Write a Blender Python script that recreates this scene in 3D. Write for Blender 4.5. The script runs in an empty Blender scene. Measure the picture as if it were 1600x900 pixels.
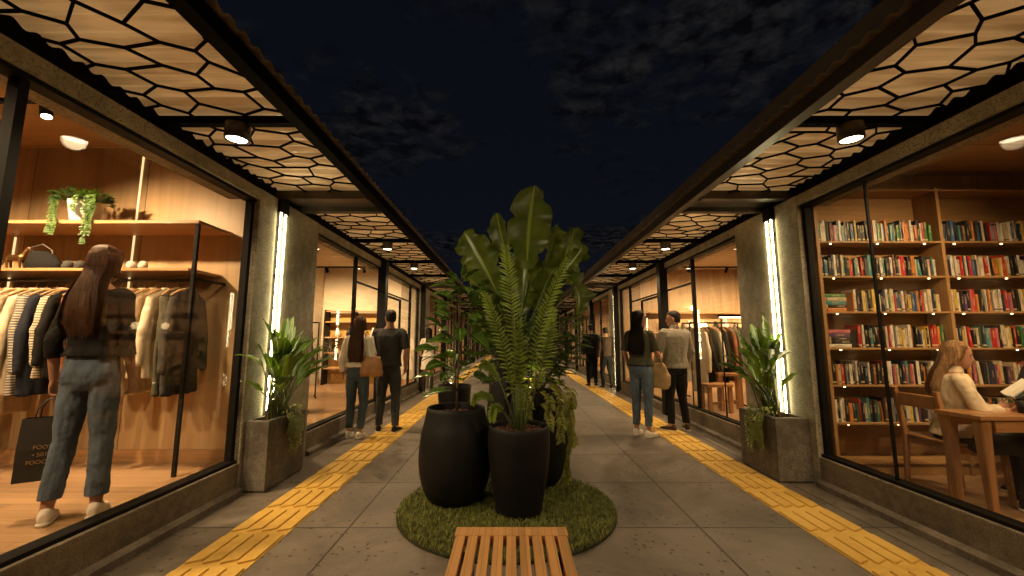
import bpy, bmesh, math, random
from mathutils import Vector, Matrix, noise
V = Vector
PI = math.pi
R = math.radians
sc = bpy.context.scene
col = sc.collection

# ------------------------------------------------------------------ camera
cd = bpy.data.cameras.new('camera'); cam = bpy.data.objects.new('camera', cd); col.objects.link(cam)
cam.location = (0, 0, 1.35); cam.rotation_euler = (R(90 + 7.21), 0, 0)
cd.sensor_width = 36; cd.lens = 14.4; cd.clip_start = .05; cd.clip_end = 2000
sc.camera = cam
# ------------------------------------------------------------------ render / exposure
sc.render.engine = 'CYCLES'
cy = sc.cycles
cy.use_denoising = True
try: cy.denoiser = 'OPENIMAGEDENOISE'
except Exception: pass
cy.max_bounces = 7; cy.diffuse_bounces = 3; cy.glossy_bounces = 3; cy.transmission_bounces = 4
cy.transparent_max_bounces = 32; cy.caustics_reflective = False; cy.caustics_refractive = False
cy.sample_clamp_indirect = 4; cy.sample_clamp_direct = 0; cy.use_light_tree = True
sc.view_settings.view_transform = 'Standard'; sc.view_settings.look = 'None'
sc.view_settings.exposure = .62; sc.view_settings.gamma = 1; sc.view_settings.use_curve_mapping = False
# ------------------------------------------------------------------ night sky with thin clouds
W = bpy.data.worlds.new('World'); sc.world = W; W.use_nodes = True
nt = W.node_tree; nt.nodes.clear()
def N(t, **k):
    n = nt.nodes.new(t)
    for a, b in k.items(): setattr(n, a, b)
    return n
out = N('ShaderNodeOutputWorld'); bg = N('ShaderNodeBackground'); tc = N('ShaderNodeTexCoord')
sep = N('ShaderNodeSeparateXYZ'); nt.links.new(tc.outputs['Generated'], sep.inputs[0])
def M(op, a, b=None, clamp=False):
    n = N('ShaderNodeMath', operation=op, use_clamp=clamp)
    for i, x in enumerate((a, b)):
        if x is None: continue
        if isinstance(x, (int, float)): n.inputs[i].default_value = x
        else: nt.links.new(x, n.inputs[i])
    return n.outputs[0]
zc = M('MAXIMUM', sep.outputs[2], .06)
cx_ = M('DIVIDE', sep.outputs[0], zc); cy_ = M('DIVIDE', sep.outputs[1], zc)
cmb = N('ShaderNodeCombineXYZ'); nt.links.new(cx_, cmb.inputs[0]); nt.links.new(cy_, cmb.inputs[1])
def cn(scale, detail, rough, dist, off):
    mp = N('ShaderNodeMapping'); mp.inputs['Location'].default_value = off
    nt.links.new(cmb.outputs[0], mp.inputs[0])
    n = N('ShaderNodeTexNoise'); n.inputs['Scale'].default_value = scale; n.inputs['Detail'].default_value = detail
    n.inputs['Roughness'].default_value = rough; n.inputs['Distortion'].default_value = dist
    nt.links.new(mp.outputs[0], n.inputs['Vector']); return n.outputs['Fac']
big = cn(.8, 3, .5, .4, (3.1, 1.7, 0)); fine = cn(4.0, 11, .68, 1.4, (7.7, 2.2, 0))
cl = M('MULTIPLY', M('SUBTRACT', M('ADD', M('MULTIPLY', big, 1.2), M('MULTIPLY', fine, .8)), .95), 4.5, True)
rim = cn(9.0, 8, .6, .3, (1.2, 9.0, 0))
lit = M('MULTIPLY', cl, M('MULTIPLY', M('SUBTRACT', rim, .42), 4.5, True))
def mix(f, a, b):
    n = N('ShaderNodeMix', data_type='RGBA')
    nt.links.new(f, n.inputs[0])
    for i, x in ((6, a), (7, b)):
        if isinstance(x, tuple): n.inputs[i].default_value = (*x, 1)
        else: nt.links.new(x, n.inputs[i])
    return n.outputs[2]
base = mix(M('POWER', zc, .7), (.0031, .0040, .0065), (.0014, .0019, .0036))
c1 = mix(cl, base, (.0012, .0012, .0016))
c2 = mix(M('MULTIPLY', M('MULTIPLY', lit, M('MULTIPLY', M('SUBTRACT', cn(.55, 2, .5, 0, (11.3, 4.1, 0)), .10), 2.0, True)), .72), c1, (.0120, .0118, .0125))
nt.links.new(c2, bg.inputs[0]); bg.inputs[1].default_value = 1.0
nt.links.new(bg.outputs[0], out.inputs[0])

WARM = (1.0, .70, .38); WARMW = (1.0, .74, .42)
# ------------------------------------------------------------------ tagging
def tag(o, label=None, cat=None, group=None, kind=None):
    if label: o['label'] = label
    if cat: o['category'] = cat
    if group: o['group'] = group
    if kind: o['kind'] = kind
    return o
def empty(name, loc=(0, 0, 0), rz=0, label=None, cat=None, group=None):
    o = bpy.data.objects.new(name, None); col.objects.link(o)
    o.location = loc; o.rotation_euler = (0, 0, rz); o.empty_display_size = .1
    return tag(o, label, cat, group)
def copy_tree(o, parent=None):
    c = o.copy(); col.objects.link(c); c.parent = parent
    for ch in list(o.children): copy_tree(ch, c)
    return c
def copy_thing(o, loc, rz=0, label=None, group=None):
    c = copy_tree(o); c.location = loc; c.rotation_euler = (0, 0, rz)
    if label: c['label'] = label
    if group: c['group'] = group
    return c

# ------------------------------------------------------------------ materials
class MT:
    def __init__(s, name):
        s.m = bpy.data.materials.new(name); s.m.use_nodes = True
        s.t = s.m.node_tree; s.t.nodes.clear()
        s.out = s.t.nodes.new('ShaderNodeOutputMaterial')
        s.p = s.t.nodes.new('ShaderNodeBsdfPrincipled'); s.t.links.new(s.p.outputs[0], s.out.inputs[0])
        s.tc = s.t.nodes.new('ShaderNodeTexCoord')
    def n(s, t, **k):
        n = s.t.nodes.new(t)
        for a, b in k.items(): setattr(n, a, b)
        return n
    def l(s, a, b): s.t.links.new(a, b)
    def set(s, **k):
        for a, b in k.items():
            i = s.p.inputs[a.replace('_', ' ')]
            if isinstance(b, (int, float)): i.default_value = b
            elif isinstance(b, tuple): i.default_value = (*b, 1) if len(b) == 3 else b
            else: s.l(b, i)
        return s
    def mp(s, scale=(1, 1, 1), rot=(0, 0, 0), src='Object', loc=(0, 0, 0)):
        m = s.n('ShaderNodeMapping'); m.inputs['Scale'].default_value = scale
        m.inputs['Rotation'].default_value = rot; m.inputs['Location'].default_value = loc
        s.l(s.tc.outputs[src], m.inputs[0]); return m.outputs[0]
    def noise(s, scale, detail=4, rough=.5, vec=None, dist=0):
        n = s.n('ShaderNodeTexNoise'); n.inputs['Scale'].default_value = scale
        n.inputs['Detail'].default_value = detail; n.inputs['Roughness'].default_value = rough
        n.inputs['Distortion'].default_value = dist
        s.l(vec if vec is not None else s.tc.outputs['Object'], n.inputs['Vector']); return n.outputs['Fac']
    def ramp(s, f, *st):
        r = s.n('ShaderNodeValToRGB'); e = r.color_ramp.elements
        while len(e) < len(st): e.new(.5)
        for x, (p, c) in zip(e, st):
            x.position = p; x.color = (*c, 1) if isinstance(c, tuple) else (c, c, c, 1)
        s.l(f, r.inputs[0]); return r.outputs[0]
    def mixc(s, f, a, b, mode='MIX'):
        n = s.n('ShaderNodeMix', data_type='RGBA', blend_type=mode)
        for i, x in ((0, f), (6, a), (7, b)):
            if isinstance(x, (int, float)): n.inputs[i].default_value = x
            elif isinstance(x, tuple): n.inputs[i].default_value = (*x, 1)
            else: s.l(x, n.inputs[i])
        return n.outputs[2]
    def math(s, op, a, b=0, clamp=False):
        n = s.n('ShaderNodeMath', operation=op, use_clamp=clamp)
        for i, x in enumerate((a, b)):
            if isinstance(x, (int, float)): n.inputs[i].default_value = x
            else: s.l(x, n.inputs[i])
        return n.outputs[0]
    def bump(s, h, strength=.3, dist=.01):
        b = s.n('ShaderNodeBump'); b.inputs['Strength'].default_value = strength; b.inputs['Distance'].default_value = dist
        s.l(h, b.inputs['Height']); s.l(b.outputs[0], s.p.inputs['Normal']); return s
MATS = {}
def plain(name, c, rough=.5, metal=0, nscale=18, var=.25, bump=.15, spec=.5, sheen=0):
    if name in MATS: return MATS[name]
    t = MT(name); n = t.noise(nscale, 5, .6)
    d = tuple(x * (1 - var) for x in c); u = tuple(min(1, x * (1 + var)) for x in c)
    t.set(Base_Color=t.ramp(n, (.3, d), (.7, u)), Roughness=rough, Metallic=metal, Specular_IOR_Level=spec)
    if sheen: t.set(Sheen_Weight=sheen)
    if bump: t.bump(t.noise(nscale * 6, 3), bump, .003)
    MATS[name] = t.m; return t.m
def emis(name, c, s):
    if name in MATS: return MATS[name]
    t = MT(name); t.set(Base_Color=(.8, .8, .8), Emission_Color=c, Emission_Strength=s, Roughness=.4)
    MATS[name] = t.m; return t.m
def cloth(name, c, scale=(1, 1, 1), var=.2, stripes=None, rough=.9):
    if name in MATS: return MATS[name]
    t = MT(name); n = t.noise(7, 5, .65, t.mp(scale)); d = tuple(x * (1 - var) for x in c); u = tuple(min(1, x * (1 + var)) for x in c)
    cc = t.ramp(n, (.3, d), (.7, u))
    if stripes:
        w = t.n('ShaderNodeTexWave', wave_type='BANDS', bands_direction='Z'); w.inputs['Scale'].default_value = stripes[1]
        w.inputs['Distortion'].default_value = .6; w.inputs['Detail'].default_value = 1
        t.l(t.tc.outputs['Object'], w.inputs['Vector'])
        cc = t.mixc(t.ramp(w.outputs['Fac'], (.72, 0.0), (.8, 1.0)), cc, stripes[0])
    wv = t.noise(420, 2); big = t.noise(14, 5, .6, t.mp((1, 1, .45)))
    t.set(Base_Color=cc, Roughness=rough, Specular_IOR_Level=.12)
    t.bump(t.math('ADD', t.math('MULTIPLY', wv, .12), big), .55, .012)
    MATS[name] = t.m; return t.m
def wood(name, c, axis='Z', planks=None, rough=.45, contrast=.35, grain=1.0, gap=.004):
    """grain runs along `axis`; planks=(width, length) adds board joints"""
    if name in MATS: return MATS[name]
    t = MT(name); g = {'X': (.6, 9, 9), 'Y': (9, .6, 9), 'Z': (9, 9, .6)}[axis]
    vec = t.mp(tuple(x * grain for x in g))
    fac = None
    if planks:
        br = t.n('ShaderNodeTexBrick'); br.offset = .37; br.squash = 1
        br.inputs['Scale'].default_value = 1; br.inputs['Brick Width'].default_value = planks[1]
        br.inputs['Row Height'].default_value = planks[0]; br.inputs['Mortar Size'].default_value = gap
        br.inputs['Mortar Smooth'].default_value = .1; br.inputs['Bias'].default_value = 0
        br.inputs['Color1'].default_value = (0, 0, 0, 1); br.inputs['Color2'].default_value = (1, 1, 1, 1)
        br.inputs['Mortar'].default_value = (.5, .5, .5, 1)
        rot = {'X': (0, 0, 0), 'Y': (0, 0, PI / 2), 'Z': (PI / 2, 0, PI / 2)}[axis]
        if axis == 'Z':   # vertical boards on walls in either plane: sum of x and y picks the board
            sp = t.n('ShaderNodeSeparateXYZ'); t.l(t.tc.outputs['Object'], sp.inputs[0])
            cb = t.n('ShaderNodeCombineXYZ'); t.l(sp.outputs[2], cb.inputs[0]); t.l(t.math('ADD', sp.outputs[0], sp.outputs[1]), cb.inputs[1])
            t.l(cb.outputs[0], br.inputs['Vector'])
        else: t.l(t.mp((1, 1, 1), rot), br.inputs['Vector'])
        bw = t.n('ShaderNodeRGBToBW'); t.l(br.outputs['Color'], bw.inputs[0]); fac = bw.outputs[0]
        ad = t.n('ShaderNodeVectorMath', operation='ADD'); t.l(vec, ad.inputs[0])
        cb2 = t.n('ShaderNodeCombineXYZ')
        for i in range(3): t.l(t.math('MULTIPLY', fac, 31.0), cb2.inputs[i])
        t.l(cb2.outputs[0], ad.inputs[1]); vec = ad.outputs[0]
    n1 = t.noise(1.3, 6, .6, vec, 1.2); n2 = t.noise(7, 4, .6, vec, .3)
    n = t.math('ADD', t.math('MULTIPLY', n1, .7), t.math('MULTIPLY', n2, .3))
    d = tuple(x * (1 - contrast) for x in c); u = tuple(min(1, x * (1 + contrast * .8)) for x in c)
    cc = t.ramp(n, (.32, d), (.5, c), (.68, u))
    if planks:
        cc = t.mixc(t.math('MULTIPLY', t.math('ABSOLUTE', t.math('SUBTRACT', fac, .5)), .9), cc, t.mixc(fac, tuple(x * .5 for x in c), tuple(min(1, x * 1.35) for x in c)))
        cc = t.mixc(br.outputs['Fac'], cc, tuple(x * .18 for x in c))
    t.set(Base_Color=cc, Roughness=t.ramp(n2, (.2, rough * .8), (.8, min(1, rough * 1.3))), Specular_IOR_Level=.4)
    t.bump(n, .12, .003)
    MATS[name] = t.m; return t.m
def concrete(name, c, scale=1.0, rough=.8, pits=True, bump=.35):
    if name in MATS: return MATS[name]
    t = MT(name); n1 = t.noise(1.1 * scale, 6, .65); n2 = t.noise(9 * scale, 6, .7); n3 = t.noise(70 * scale, 3)
    d = tuple(x * .62 for x in c); u = tuple(x * 1.25 for x in c)
    cc = t.ramp(t.math('ADD', t.math('MULTIPLY', n1, .6), t.math('MULTIPLY', n2, .4)), (.42, d), (.58, u))
    cc = t.mixc(t.ramp(n3, (.35, 1.0), (.5, 0.0)), cc, tuple(x * .55 for x in c))
    h = t.math('ADD', t.math('MULTIPLY', n2, .6), t.math('MULTIPLY', n3, .5))
    if pits:
        vo = t.n('ShaderNodeTexVoronoi'); vo.inputs['Scale'].default_value = 26 * scale
        t.l(t.tc.outputs['Object'], vo.inputs['Vector'])
        pit = t.math('MULTIPLY', t.ramp(vo.outputs['Distance'], (.1, 1.0), (.2, 0.0)), t.ramp(t.noise(5 * scale, 2), (.52, 0.0), (.6, 1.0)))
        cc = t.mixc(pit, cc, tuple(x * .3 for x in c)); h = t.math('SUBTRACT', h, pit)
    t.set(Base_Color=cc, Roughness=rough, Specular_IOR_Level=.3); t.bump(h, bump, .006)
    MATS[name] = t.m; return t.m
def leafmat(name, c, c2=None, rough=.38, trans=.3, vein=.35):
    if name in MATS: return MATS[name]
    t = MT(name); c2 = c2 or tuple(x * 1.7 for x in c)
    uv = t.n('ShaderNodeUVMap'); sp = t.n('ShaderNodeSeparateXYZ'); t.l(uv.outputs[0], sp.inputs[0])
    mid = t.ramp(t.math('ABSOLUTE', t.math('SUBTRACT', sp.outputs[0], .5)), (.015, 1.0), (.05, 0.0))
    a = t.math('ABSOLUTE', t.math('SUBTRACT', sp.outputs[0], .5))
    w = t.math('SINE', t.math('MULTIPLY', t.math('SUBTRACT', sp.outputs[1], t.math('MULTIPLY', a, .5)), 190))
    n = t.noise(6, 5, .6); n2 = t.noise(1.7, 2)
    cc = t.ramp(t.math('ADD', t.math('MULTIPLY', n, .6), t.math('MULTIPLY', n2, .4)), (.35, tuple(x * .6 for x in c)), (.65, c2))
    cc = t.mixc(t.math('MULTIPLY', mid, .7), cc, tuple(min(1, x * 2.4) for x in c2))
    t.set(Base_Color=cc, Roughness=rough, Specular_IOR_Level=.45)
    t.bump(t.math('ADD', t.math('MULTIPLY', w, vein), t.math('MULTIPLY', mid, 1.5)), .25, .003)
    tr = t.n('ShaderNodeBsdfTranslucent'); t.l(t.mixc(1.0, cc, (1.5, 1.6, .6), 'MULTIPLY'), tr.inputs[0])
    mx = t.n('ShaderNodeMixShader'); mx.inputs[0].default_value = trans
    t.l(t.p.outputs[0], mx.inputs[1]); t.l(tr.outputs[0], mx.inputs[2]); t.l(mx.outputs[0], t.out.inputs[0])
    MATS[name] = t.m; return t.m
def glassmat():
    t = MT('window_glass'); t.t.nodes.remove(t.p)
    tr = t.n('ShaderNodeBsdfTransparent'); tr.inputs[0].default_value = (.95, .94, .92, 1)
    gl = t.n('ShaderNodeBsdfGlossy'); gl.inputs['Roughness'].default_value = .02; gl.inputs[0].default_value = (.9, .9, .9, 1)
    lw = t.n('ShaderNodeLayerWeight'); lw.inputs[0].default_value = .5
    fr = t.math('ADD', t.math('MULTIPLY', t.math('POWER', lw.outputs['Facing'], 4.5), .80), .018)
    mx = t.n('ShaderNodeMixShader'); t.l(fr, mx.inputs[0]); t.l(tr.outputs[0], mx.inputs[1]); t.l(gl.outputs[0], mx.inputs[2])
    t.l(mx.outputs[0], t.out.inputs[0]); return t.m
GLASS = glassmat()

# ground: stone-grey pavers
def paving():
    t = MT('paving_slabs')
    br = t.n('ShaderNodeTexBrick'); br.offset = 0; br.inputs['Scale'].default_value = 1
    br.inputs['Brick Width'].default_value = 1.27; br.inputs['Row Height'].default_value = .95
    br.inputs['Mortar Size'].default_value = .008; br.inputs['Mortar Smooth'].default_value = .3
    br.inputs['Color1'].default_value = (.3, .3, .3, 1); br.inputs['Color2'].default_value = (.7, .7, .7, 1)
    t.l(t.mp((1, 1, 1), loc=(-.09, -.31, 0)), br.inputs['Vector'])
    n1 = t.noise(1.1, 6, .7, None, .6); n2 = t.noise(6, 7, .7); n3 = t.noise(90, 3)
    f = t.math('ADD', t.math('MULTIPLY', n1, .55), t.math('MULTIPLY', n2, .45))
    cc = t.ramp(f, (.41, (.064, .053, .043)), (.5, (.135, .113, .09)), (.6, (.215, .182, .148)))
    bw = t.n('ShaderNodeRGBToBW'); t.l(br.outputs['Color'], bw.inputs[0])
    cc = t.mixc(.4, cc, t.mixc(bw.outputs[0], (.07, .056, .044), (.185, .15, .117)))
    vo = t.n('ShaderNodeTexVoronoi'); vo.inputs['Scale'].default_value = 17; vo.inputs['Randomness'].default_value = 1
    t.l(t.mp((1, 1, 1)), vo.inputs['Vector'])
    sp = t.math('MULTIPLY', t.ramp(t.math('ADD', vo.outputs['Distance'], t.math('MULTIPLY', t.noise(60, 3), .34)), (.33, 1.0), (.40, 0.0)), t.ramp(t.noise(2.3, 3), (.44, 0.0), (.5, 1.0)))
    cc = t.mixc(t.math('MULTIPLY', sp, .9), cc, (.028, .020, .014))
    cc = t.mixc(t.ramp(n3, (.62, 0.0), (.7, .5)), cc, (.25, .22, .19))
    cc = t.mixc(br.outputs['Fac'], cc, (.018, .016, .014))
    h = t.math('SUBTRACT', t.math('ADD', t.math('MULTIPLY', n2, .5), t.math('MULTIPLY', n3, .3)), t.math('MULTIPLY', t.math('ADD', br.outputs['Fac'], sp), 1.0))
    t.set(Base_Color=cc, Roughness=t.ramp(n2, (.3, .42), (.7, .72)), Specular_IOR_Level=.4); t.bump(h, .35, .006)
    return t.m
def tactile():
    t = MT('yellow_tactile'); n1 = t.noise(1.4, 5, .7); n2 = t.noise(14, 6, .7); n3 = t.noise(120, 2)
    cc = t.ramp(t.math('ADD', t.math('MULTIPLY', n1, .5), t.math('MULTIPLY', n2, .5)), (.36, (.46, .275, .05)), (.5, (.59, .37, .075)), (.66, (.64, .42, .10)))
    cc = t.mixc(t.ramp(n2, (.64, 0.0), (.76, .35)), cc, (.26, .15, .04))
    cc = t.mixc(t.ramp(n3, (.66, 0.0), (.72, .5)), cc, (.15, .1, .05))
    t.set(Base_Color=cc, Roughness=.62, Specular_IOR_Level=.35); t.bump(t.math('ADD', n2, t.math('MULTIPLY', n3, .4)), .3, .004)
    return t.m
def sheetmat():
    """corrugated polycarbonate: diffuse sheet, weak emission painted in for light on it"""
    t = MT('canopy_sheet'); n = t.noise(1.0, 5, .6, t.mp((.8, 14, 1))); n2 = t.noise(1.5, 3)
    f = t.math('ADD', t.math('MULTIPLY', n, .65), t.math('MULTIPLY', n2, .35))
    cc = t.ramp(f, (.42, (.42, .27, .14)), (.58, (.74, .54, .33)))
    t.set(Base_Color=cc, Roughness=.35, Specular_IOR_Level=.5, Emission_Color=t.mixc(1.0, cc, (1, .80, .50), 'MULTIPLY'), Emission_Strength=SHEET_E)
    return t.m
SHEET_E = .20  # sheet glow stands in for lamp light; no lamps sit above it
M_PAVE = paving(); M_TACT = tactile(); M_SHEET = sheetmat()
M_CONC = concrete('wall_concrete', (.35, .315, .235), .9, pits=False, bump=.3)
M_SILL = concrete('sill_concrete', (.20, .165, .12), 1.6, pits=False)
M_KERB = concrete('kerb_concrete', (.20, .165, .13), 3)
M_PLAN = concrete('planter_concrete', (.16, .14, .115), 1.5, bump=.5)
M_BLACK = plain('black_steel', (.007, .0062, .0055), .6, .0, 8, .4, .1, .15)
M_LATT = plain('black_lattice', (.004, .0035, .003), .8, .0, 8, .4, 0, .05)
M_BROWN = plain('bronze_steel', (.055, .042, .03), .42, .2, 6, .3, .1)
M_GREY = plain('roof_board_grey', (.085, .075, .068), .7, 0, 4, .2, .2)
M_WWALL = wood('wall_timber', (.47, .315, .165), 'Z', (1.18, 9), .4, .42, .4)
M_WCEIL = wood('ceiling_timber', (.46, .29, .15), 'X', (.6, 2.4), .5, .18, .6)
M_WFLOOR = wood('floor_timber', (.33, .20, .105), 'X', (.11, 1.1), .33, .35, .9, .002)
M_WSHELF = wood('shelf_timber', (.42, .23, .10), 'X', None, .42, .3)
M_WCASE = wood('bookcase_timber', (.32, .18, .07), 'X', None, .42, .3)
M_WCASEZ = wood('bookcase_timber_upright', (.32, .18, .07), 'Z', None, .42, .3)
M_WFURN = wood('furniture_timber', (.34, .17, .07), 'Z', None, .35, .35)
M_WTABLE = wood('table_timber', (.36, .18, .075), 'X', None, .28, .3)
M_PLAS = plain('plaster_cream', (.68, .58, .43), .8, 0, 2, .08, .1)
M_CEILP = plain('ceiling_plaster', (.58, .46, .32), .85, 0, 2, .06, .1)
M_POT = plain('black_pot', (.0065, .0058, .0054), .55, 0, 5, .35, .15, .3)
M_SOIL = plain('bark_soil', (.085, .036, .018), .9, 0, 30, .7, 1)
M_WHITEP = plain('white_ceramic', (.7, .68, .62), .3, 0, 4, .05, .05)
M_SKIN = plain('skin', (.42, .215, .135), .5, 0, 9, .12, .08)
M_METAL = plain('dark_rail', (.05, .045, .04), .3, .8, 10, .2, .05)
M_LED = emis('led_tube', (1.0, .82, .42), 27.0)
M_LEDW = emis('led_line', (1.0, .70, .34), .9)
M_LAMP = emis('lamp_diffuser', (1.0, .84, .55), 16.0)
M_GLOBE = emis('lamp_globe', (1.0, .70, .34), 9.0)

# ------------------------------------------------------------------ mesh helper
class MB:
    def __init__(s, off=(0, 0, 0)):
        s.v = []; s.f = []; s.uv = {}; s.o = V(off); s.mi = []; s.cm = 0
    def _add(s, vs, fs, uvs=None):
        b = len(s.v); s.v.extend([tuple(V(p) - s.o) for p in vs])
        for i, f in enumerate(fs):
            if uvs: s.uv[len(s.f)] = uvs[i]
            s.f.append(tuple(b + j for j in f)); s.mi.append(s.cm)
    def box(s, x0, x1, y0, y1, z0, z1, m=None):
        if x0 > x1: x0, x1 = x1, x0
        if y0 > y1: y0, y1 = y1, y0
        vs = [V(p) for p in ((x0, y0, z0), (x1, y0, z0), (x1, y1, z0), (x0, y1, z0), (x0, y0, z1), (x1, y0, z1), (x1, y1, z1), (x0, y1, z1))]
        if m: vs = [m @ p for p in vs]
        s._add(vs, [(0, 3, 2, 1), (4, 5, 6, 7), (0, 1, 5, 4), (1, 2, 6, 5), (2, 3, 7, 6), (3, 0, 4, 7)]); return s
    def bar(s, a, b, w, h, up=(0, 0, 1)):
        a = V(a); b = V(b); d = (b - a).normalized(); u = V(up); x = d.cross(u)
        if x.length < 1e-4: x = d.cross(V((1, 0, 0)))
        x.normalize(); u = x.cross(d); x *= w / 2; u *= h / 2
        vs = [a - x - u, a + x - u, a + x + u, a - x + u, b - x - u, b + x - u, b + x + u, b - x + u]
        s._add(vs, [(3, 2, 1, 0), (4, 5, 6, 7), (0, 1, 5, 4), (1, 2, 6, 5), (2, 3, 7, 6), (3, 0, 4, 7)]); return s
    def tube(s, pts, r, n=8, cap=True):
        pts = [V(p) for p in pts]; rs = r if isinstance(r, (list, tuple)) else [r] * len(pts)
        t = (pts[1] - pts[0]).normalized(); ref = V((0, 0, 1)) if abs(t.z) < .9 else V((1, 0, 0))
        x = t.cross(ref).normalized(); vs = []
        for i, p in enumerate(pts):
            t = (pts[min(i + 1, len(pts) - 1)] - pts[max(i - 1, 0)]).normalized()
            x = (x - t * x.dot(t)).normalized(); y = t.cross(x)
            for k in range(n):
                a = 2 * PI * k / n; vs.append(p + (x * math.cos(a) + y * math.sin(a)) * rs[i])
        fs = []
        for i in range(len(pts) - 1):
            for k in range(n):
                q = (k + 1) % n; fs.append((i * n + k, i * n + q, (i + 1) * n + q, (i + 1) * n + k))
        if cap: fs.append(tuple(range(n - 1, -1, -1))); fs.append(tuple((len(pts) - 1) * n + k for k in range(n)))
        s._add(vs, fs); return s
    def lathe(s, prof, c=(0, 0, 0), n=32, sx=1, sy=1):
        c = V(c); vs = []; fs = []
        for r, z in prof:
            for k in range(n):
                a = 2 * PI * k / n; vs.append(c + V((r * math.cos(a) * sx, r * math.sin(a) * sy, z)))
        for i in range(len(prof) - 1):
            for k in range(n):
                q = (k + 1) % n; fs.append((i * n + k, i * n + q, (i + 1) * n + q, (i + 1) * n + k))
        fs.append(tuple(range(n - 1, -1, -1))); fs.append(tuple((len(prof) - 1) * n + k for k in range(n)))
        s._add(vs, fs); return s
    def loft(s, rings, n=16, e=1.0):
        """rings: (centre, ru, rv, u axis, v axis); closed with caps"""
        vs = []; fs = []
        for c, ru, rv, u, v in rings:
            c = V(c); u = V(u); v = V(v)
            for k in range(n):
                a = 2 * PI * k / n; ca, sa = math.cos(a), math.sin(a)
                if e != 1: ca = math.copysign(abs(ca) ** e, ca); sa = math.copysign(abs(sa) ** e, sa)
                vs.append(c + u * ru * ca + v * rv * sa)
        for i in range(len(rings) - 1):
            for k in range(n):
                q = (k + 1) % n; fs.append((i * n + k, i * n + q, (i + 1) * n + q, (i + 1) * n + k))
        fs.append(tuple(range(n - 1, -1, -1))); fs.append(tuple((len(rings) - 1) * n + k for k in range(n)))
        s._add(vs, fs); return s
    def ball(s, c, r, n=10):
        rx, ry, rz = r if isinstance(r, tuple) else (r, r, r)
        pr = [(max(.02, math.sin(PI * i / n)), -math.cos(PI * i / n)) for i in range(n + 1)]
        c = V(c); s.loft([(c + V((0, 0, z * rz)), rx * q, ry * q, (1, 0, 0), (0, 1, 0)) for q, z in pr], max(8, n + 4)); return s
    def limb(s, pts, rs, n=12, flat=False):
        """tapered limb with rounded ends, subdivided"""
        P = [V(p) for p in pts]; pp = []; rr = []
        for i in range(len(P) - 1):
            m = 4
            for j in range(m): pp.append(P[i].lerp(P[i + 1], j / m)); rr.append(rs[i] + (rs[i + 1] - rs[i]) * j / m)
        pp.append(P[-1]); rr.append(rs[-1])
        d0 = (P[0] - P[1]).normalized(); d1 = (P[-1] - P[-2]).normalized()
        pp = [pp[0] + d0 * rr[0] * .85, pp[0] + d0 * rr[0] * .5] + pp; rr = [rr[0] * .45, rr[0] * .85] + rr
        if flat: pp += [pp[-1] + d1 * .012]; rr += [rr[-1] * 1.04]
        else: pp += [pp[-1] + d1 * rr[-1] * .5, pp[-1] + d1 * rr[-1] * .85]; rr += [rr[-1] * .85, rr[-1] * .45]
        s.tube(pp, rr, n); return s
    def quadgrid(s, P, uv=True):
        """P[i][j] grid"""
        n = len(P); m = len(P[0]); vs = [p for r in P for p in r]; fs = []; us = []
        for i in range(n - 1):
            for j in range(m - 1):
                fs.append((i * m + j, i * m + j + 1, (i + 1) * m + j + 1, (i + 1) * m + j))
                us.append([(j / (m - 1), i / (n - 1)), ((j + 1) / (m - 1), i / (n - 1)), ((j + 1) / (m - 1), (i + 1) / (n - 1)), (j / (m - 1), (i + 1) / (n - 1))])
        s._add(vs, fs, us if uv else None); return s
    def mesh(s, name, mats, smooth=False):
        me = bpy.data.meshes.new(name); me.from_pydata(s.v, [], s.f); me.update()
        for m in (mats if isinstance(mats, (list, tuple)) else [mats]): me.materials.append(m)
        if any(s.mi): me.polygons.foreach_set('material_index', s.mi)
        if s.uv:
            ul = me.uv_layers.new(name='UVMap')
            for p in me.polygons:
                u = s.uv.get(p.index)
                if u:
                    for li, c in zip(p.loop_indices, u): ul.data[li].uv = c
        if smooth: me.polygons.foreach_set('use_smooth', [True] * len(me.polygons))
        return me
    def build(s, name, mats, parent=None, smooth=False, bevel=0, seg=2):
        o = bpy.data.objects.new(name, s.mesh(name, mats, smooth)); col.objects.link(o); o.parent = parent
        if parent is None: o.location = s.o
        if bevel:
            b = o.modifiers.new('bevel', 'BEVEL'); b.width = bevel; b.segments = seg; b.limit_method = 'ANGLE'; b.angle_limit = R(40)
        return o
TS = bpy.data.scenes.new('workbench')
def skin_mesh(mb, vox, smooth=2, disp=None):
    """fuse overlapping shapes into one continuous surface"""
    me = mb.mesh('tmp', []) if False else bpy.data.meshes.new('tmp'); me.from_pydata(mb.v, [], mb.f)
    o = bpy.data.objects.new('tmp', me); TS.collection.objects.link(o)
    r = o.modifiers.new('r', 'REMESH'); r.mode = 'VOXEL'; r.voxel_size = vox
    if smooth:
        q = o.modifiers.new('s', 'SMOOTH'); q.iterations = smooth; q.factor = .5
    TS.view_layers[0].update(); dg = TS.view_layers[0].depsgraph
    m2 = bpy.data.meshes.new_from_object(o.evaluated_get(dg))
    bpy.data.objects.remove(o); bpy.data.meshes.remove(me)
    if disp:
        n_ = len(m2.vertices); cs = [0.0] * n_ * 3; ns = [0.0] * n_ * 3
        m2.vertices.foreach_get('co', cs); m2.vertices.foreach_get('normal', ns)
        for i in range(0, n_ * 3, 3):
            d_ = disp(V(cs[i:i + 3]))
            for j in (i, i + 1, i + 2): cs[j] += ns[j] * d_
        m2.vertices.foreach_set('co', cs)
    m2.polygons.foreach_set('use_smooth', [True] * len(m2.polygons)); m2.update()
    return m2
def link(name, me, m, parent=None):
    me.name = name; me.materials.clear(); me.materials.append(m)
    o = bpy.data.objects.new(name, me); col.objects.link(o); o.parent = parent; return o
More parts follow.
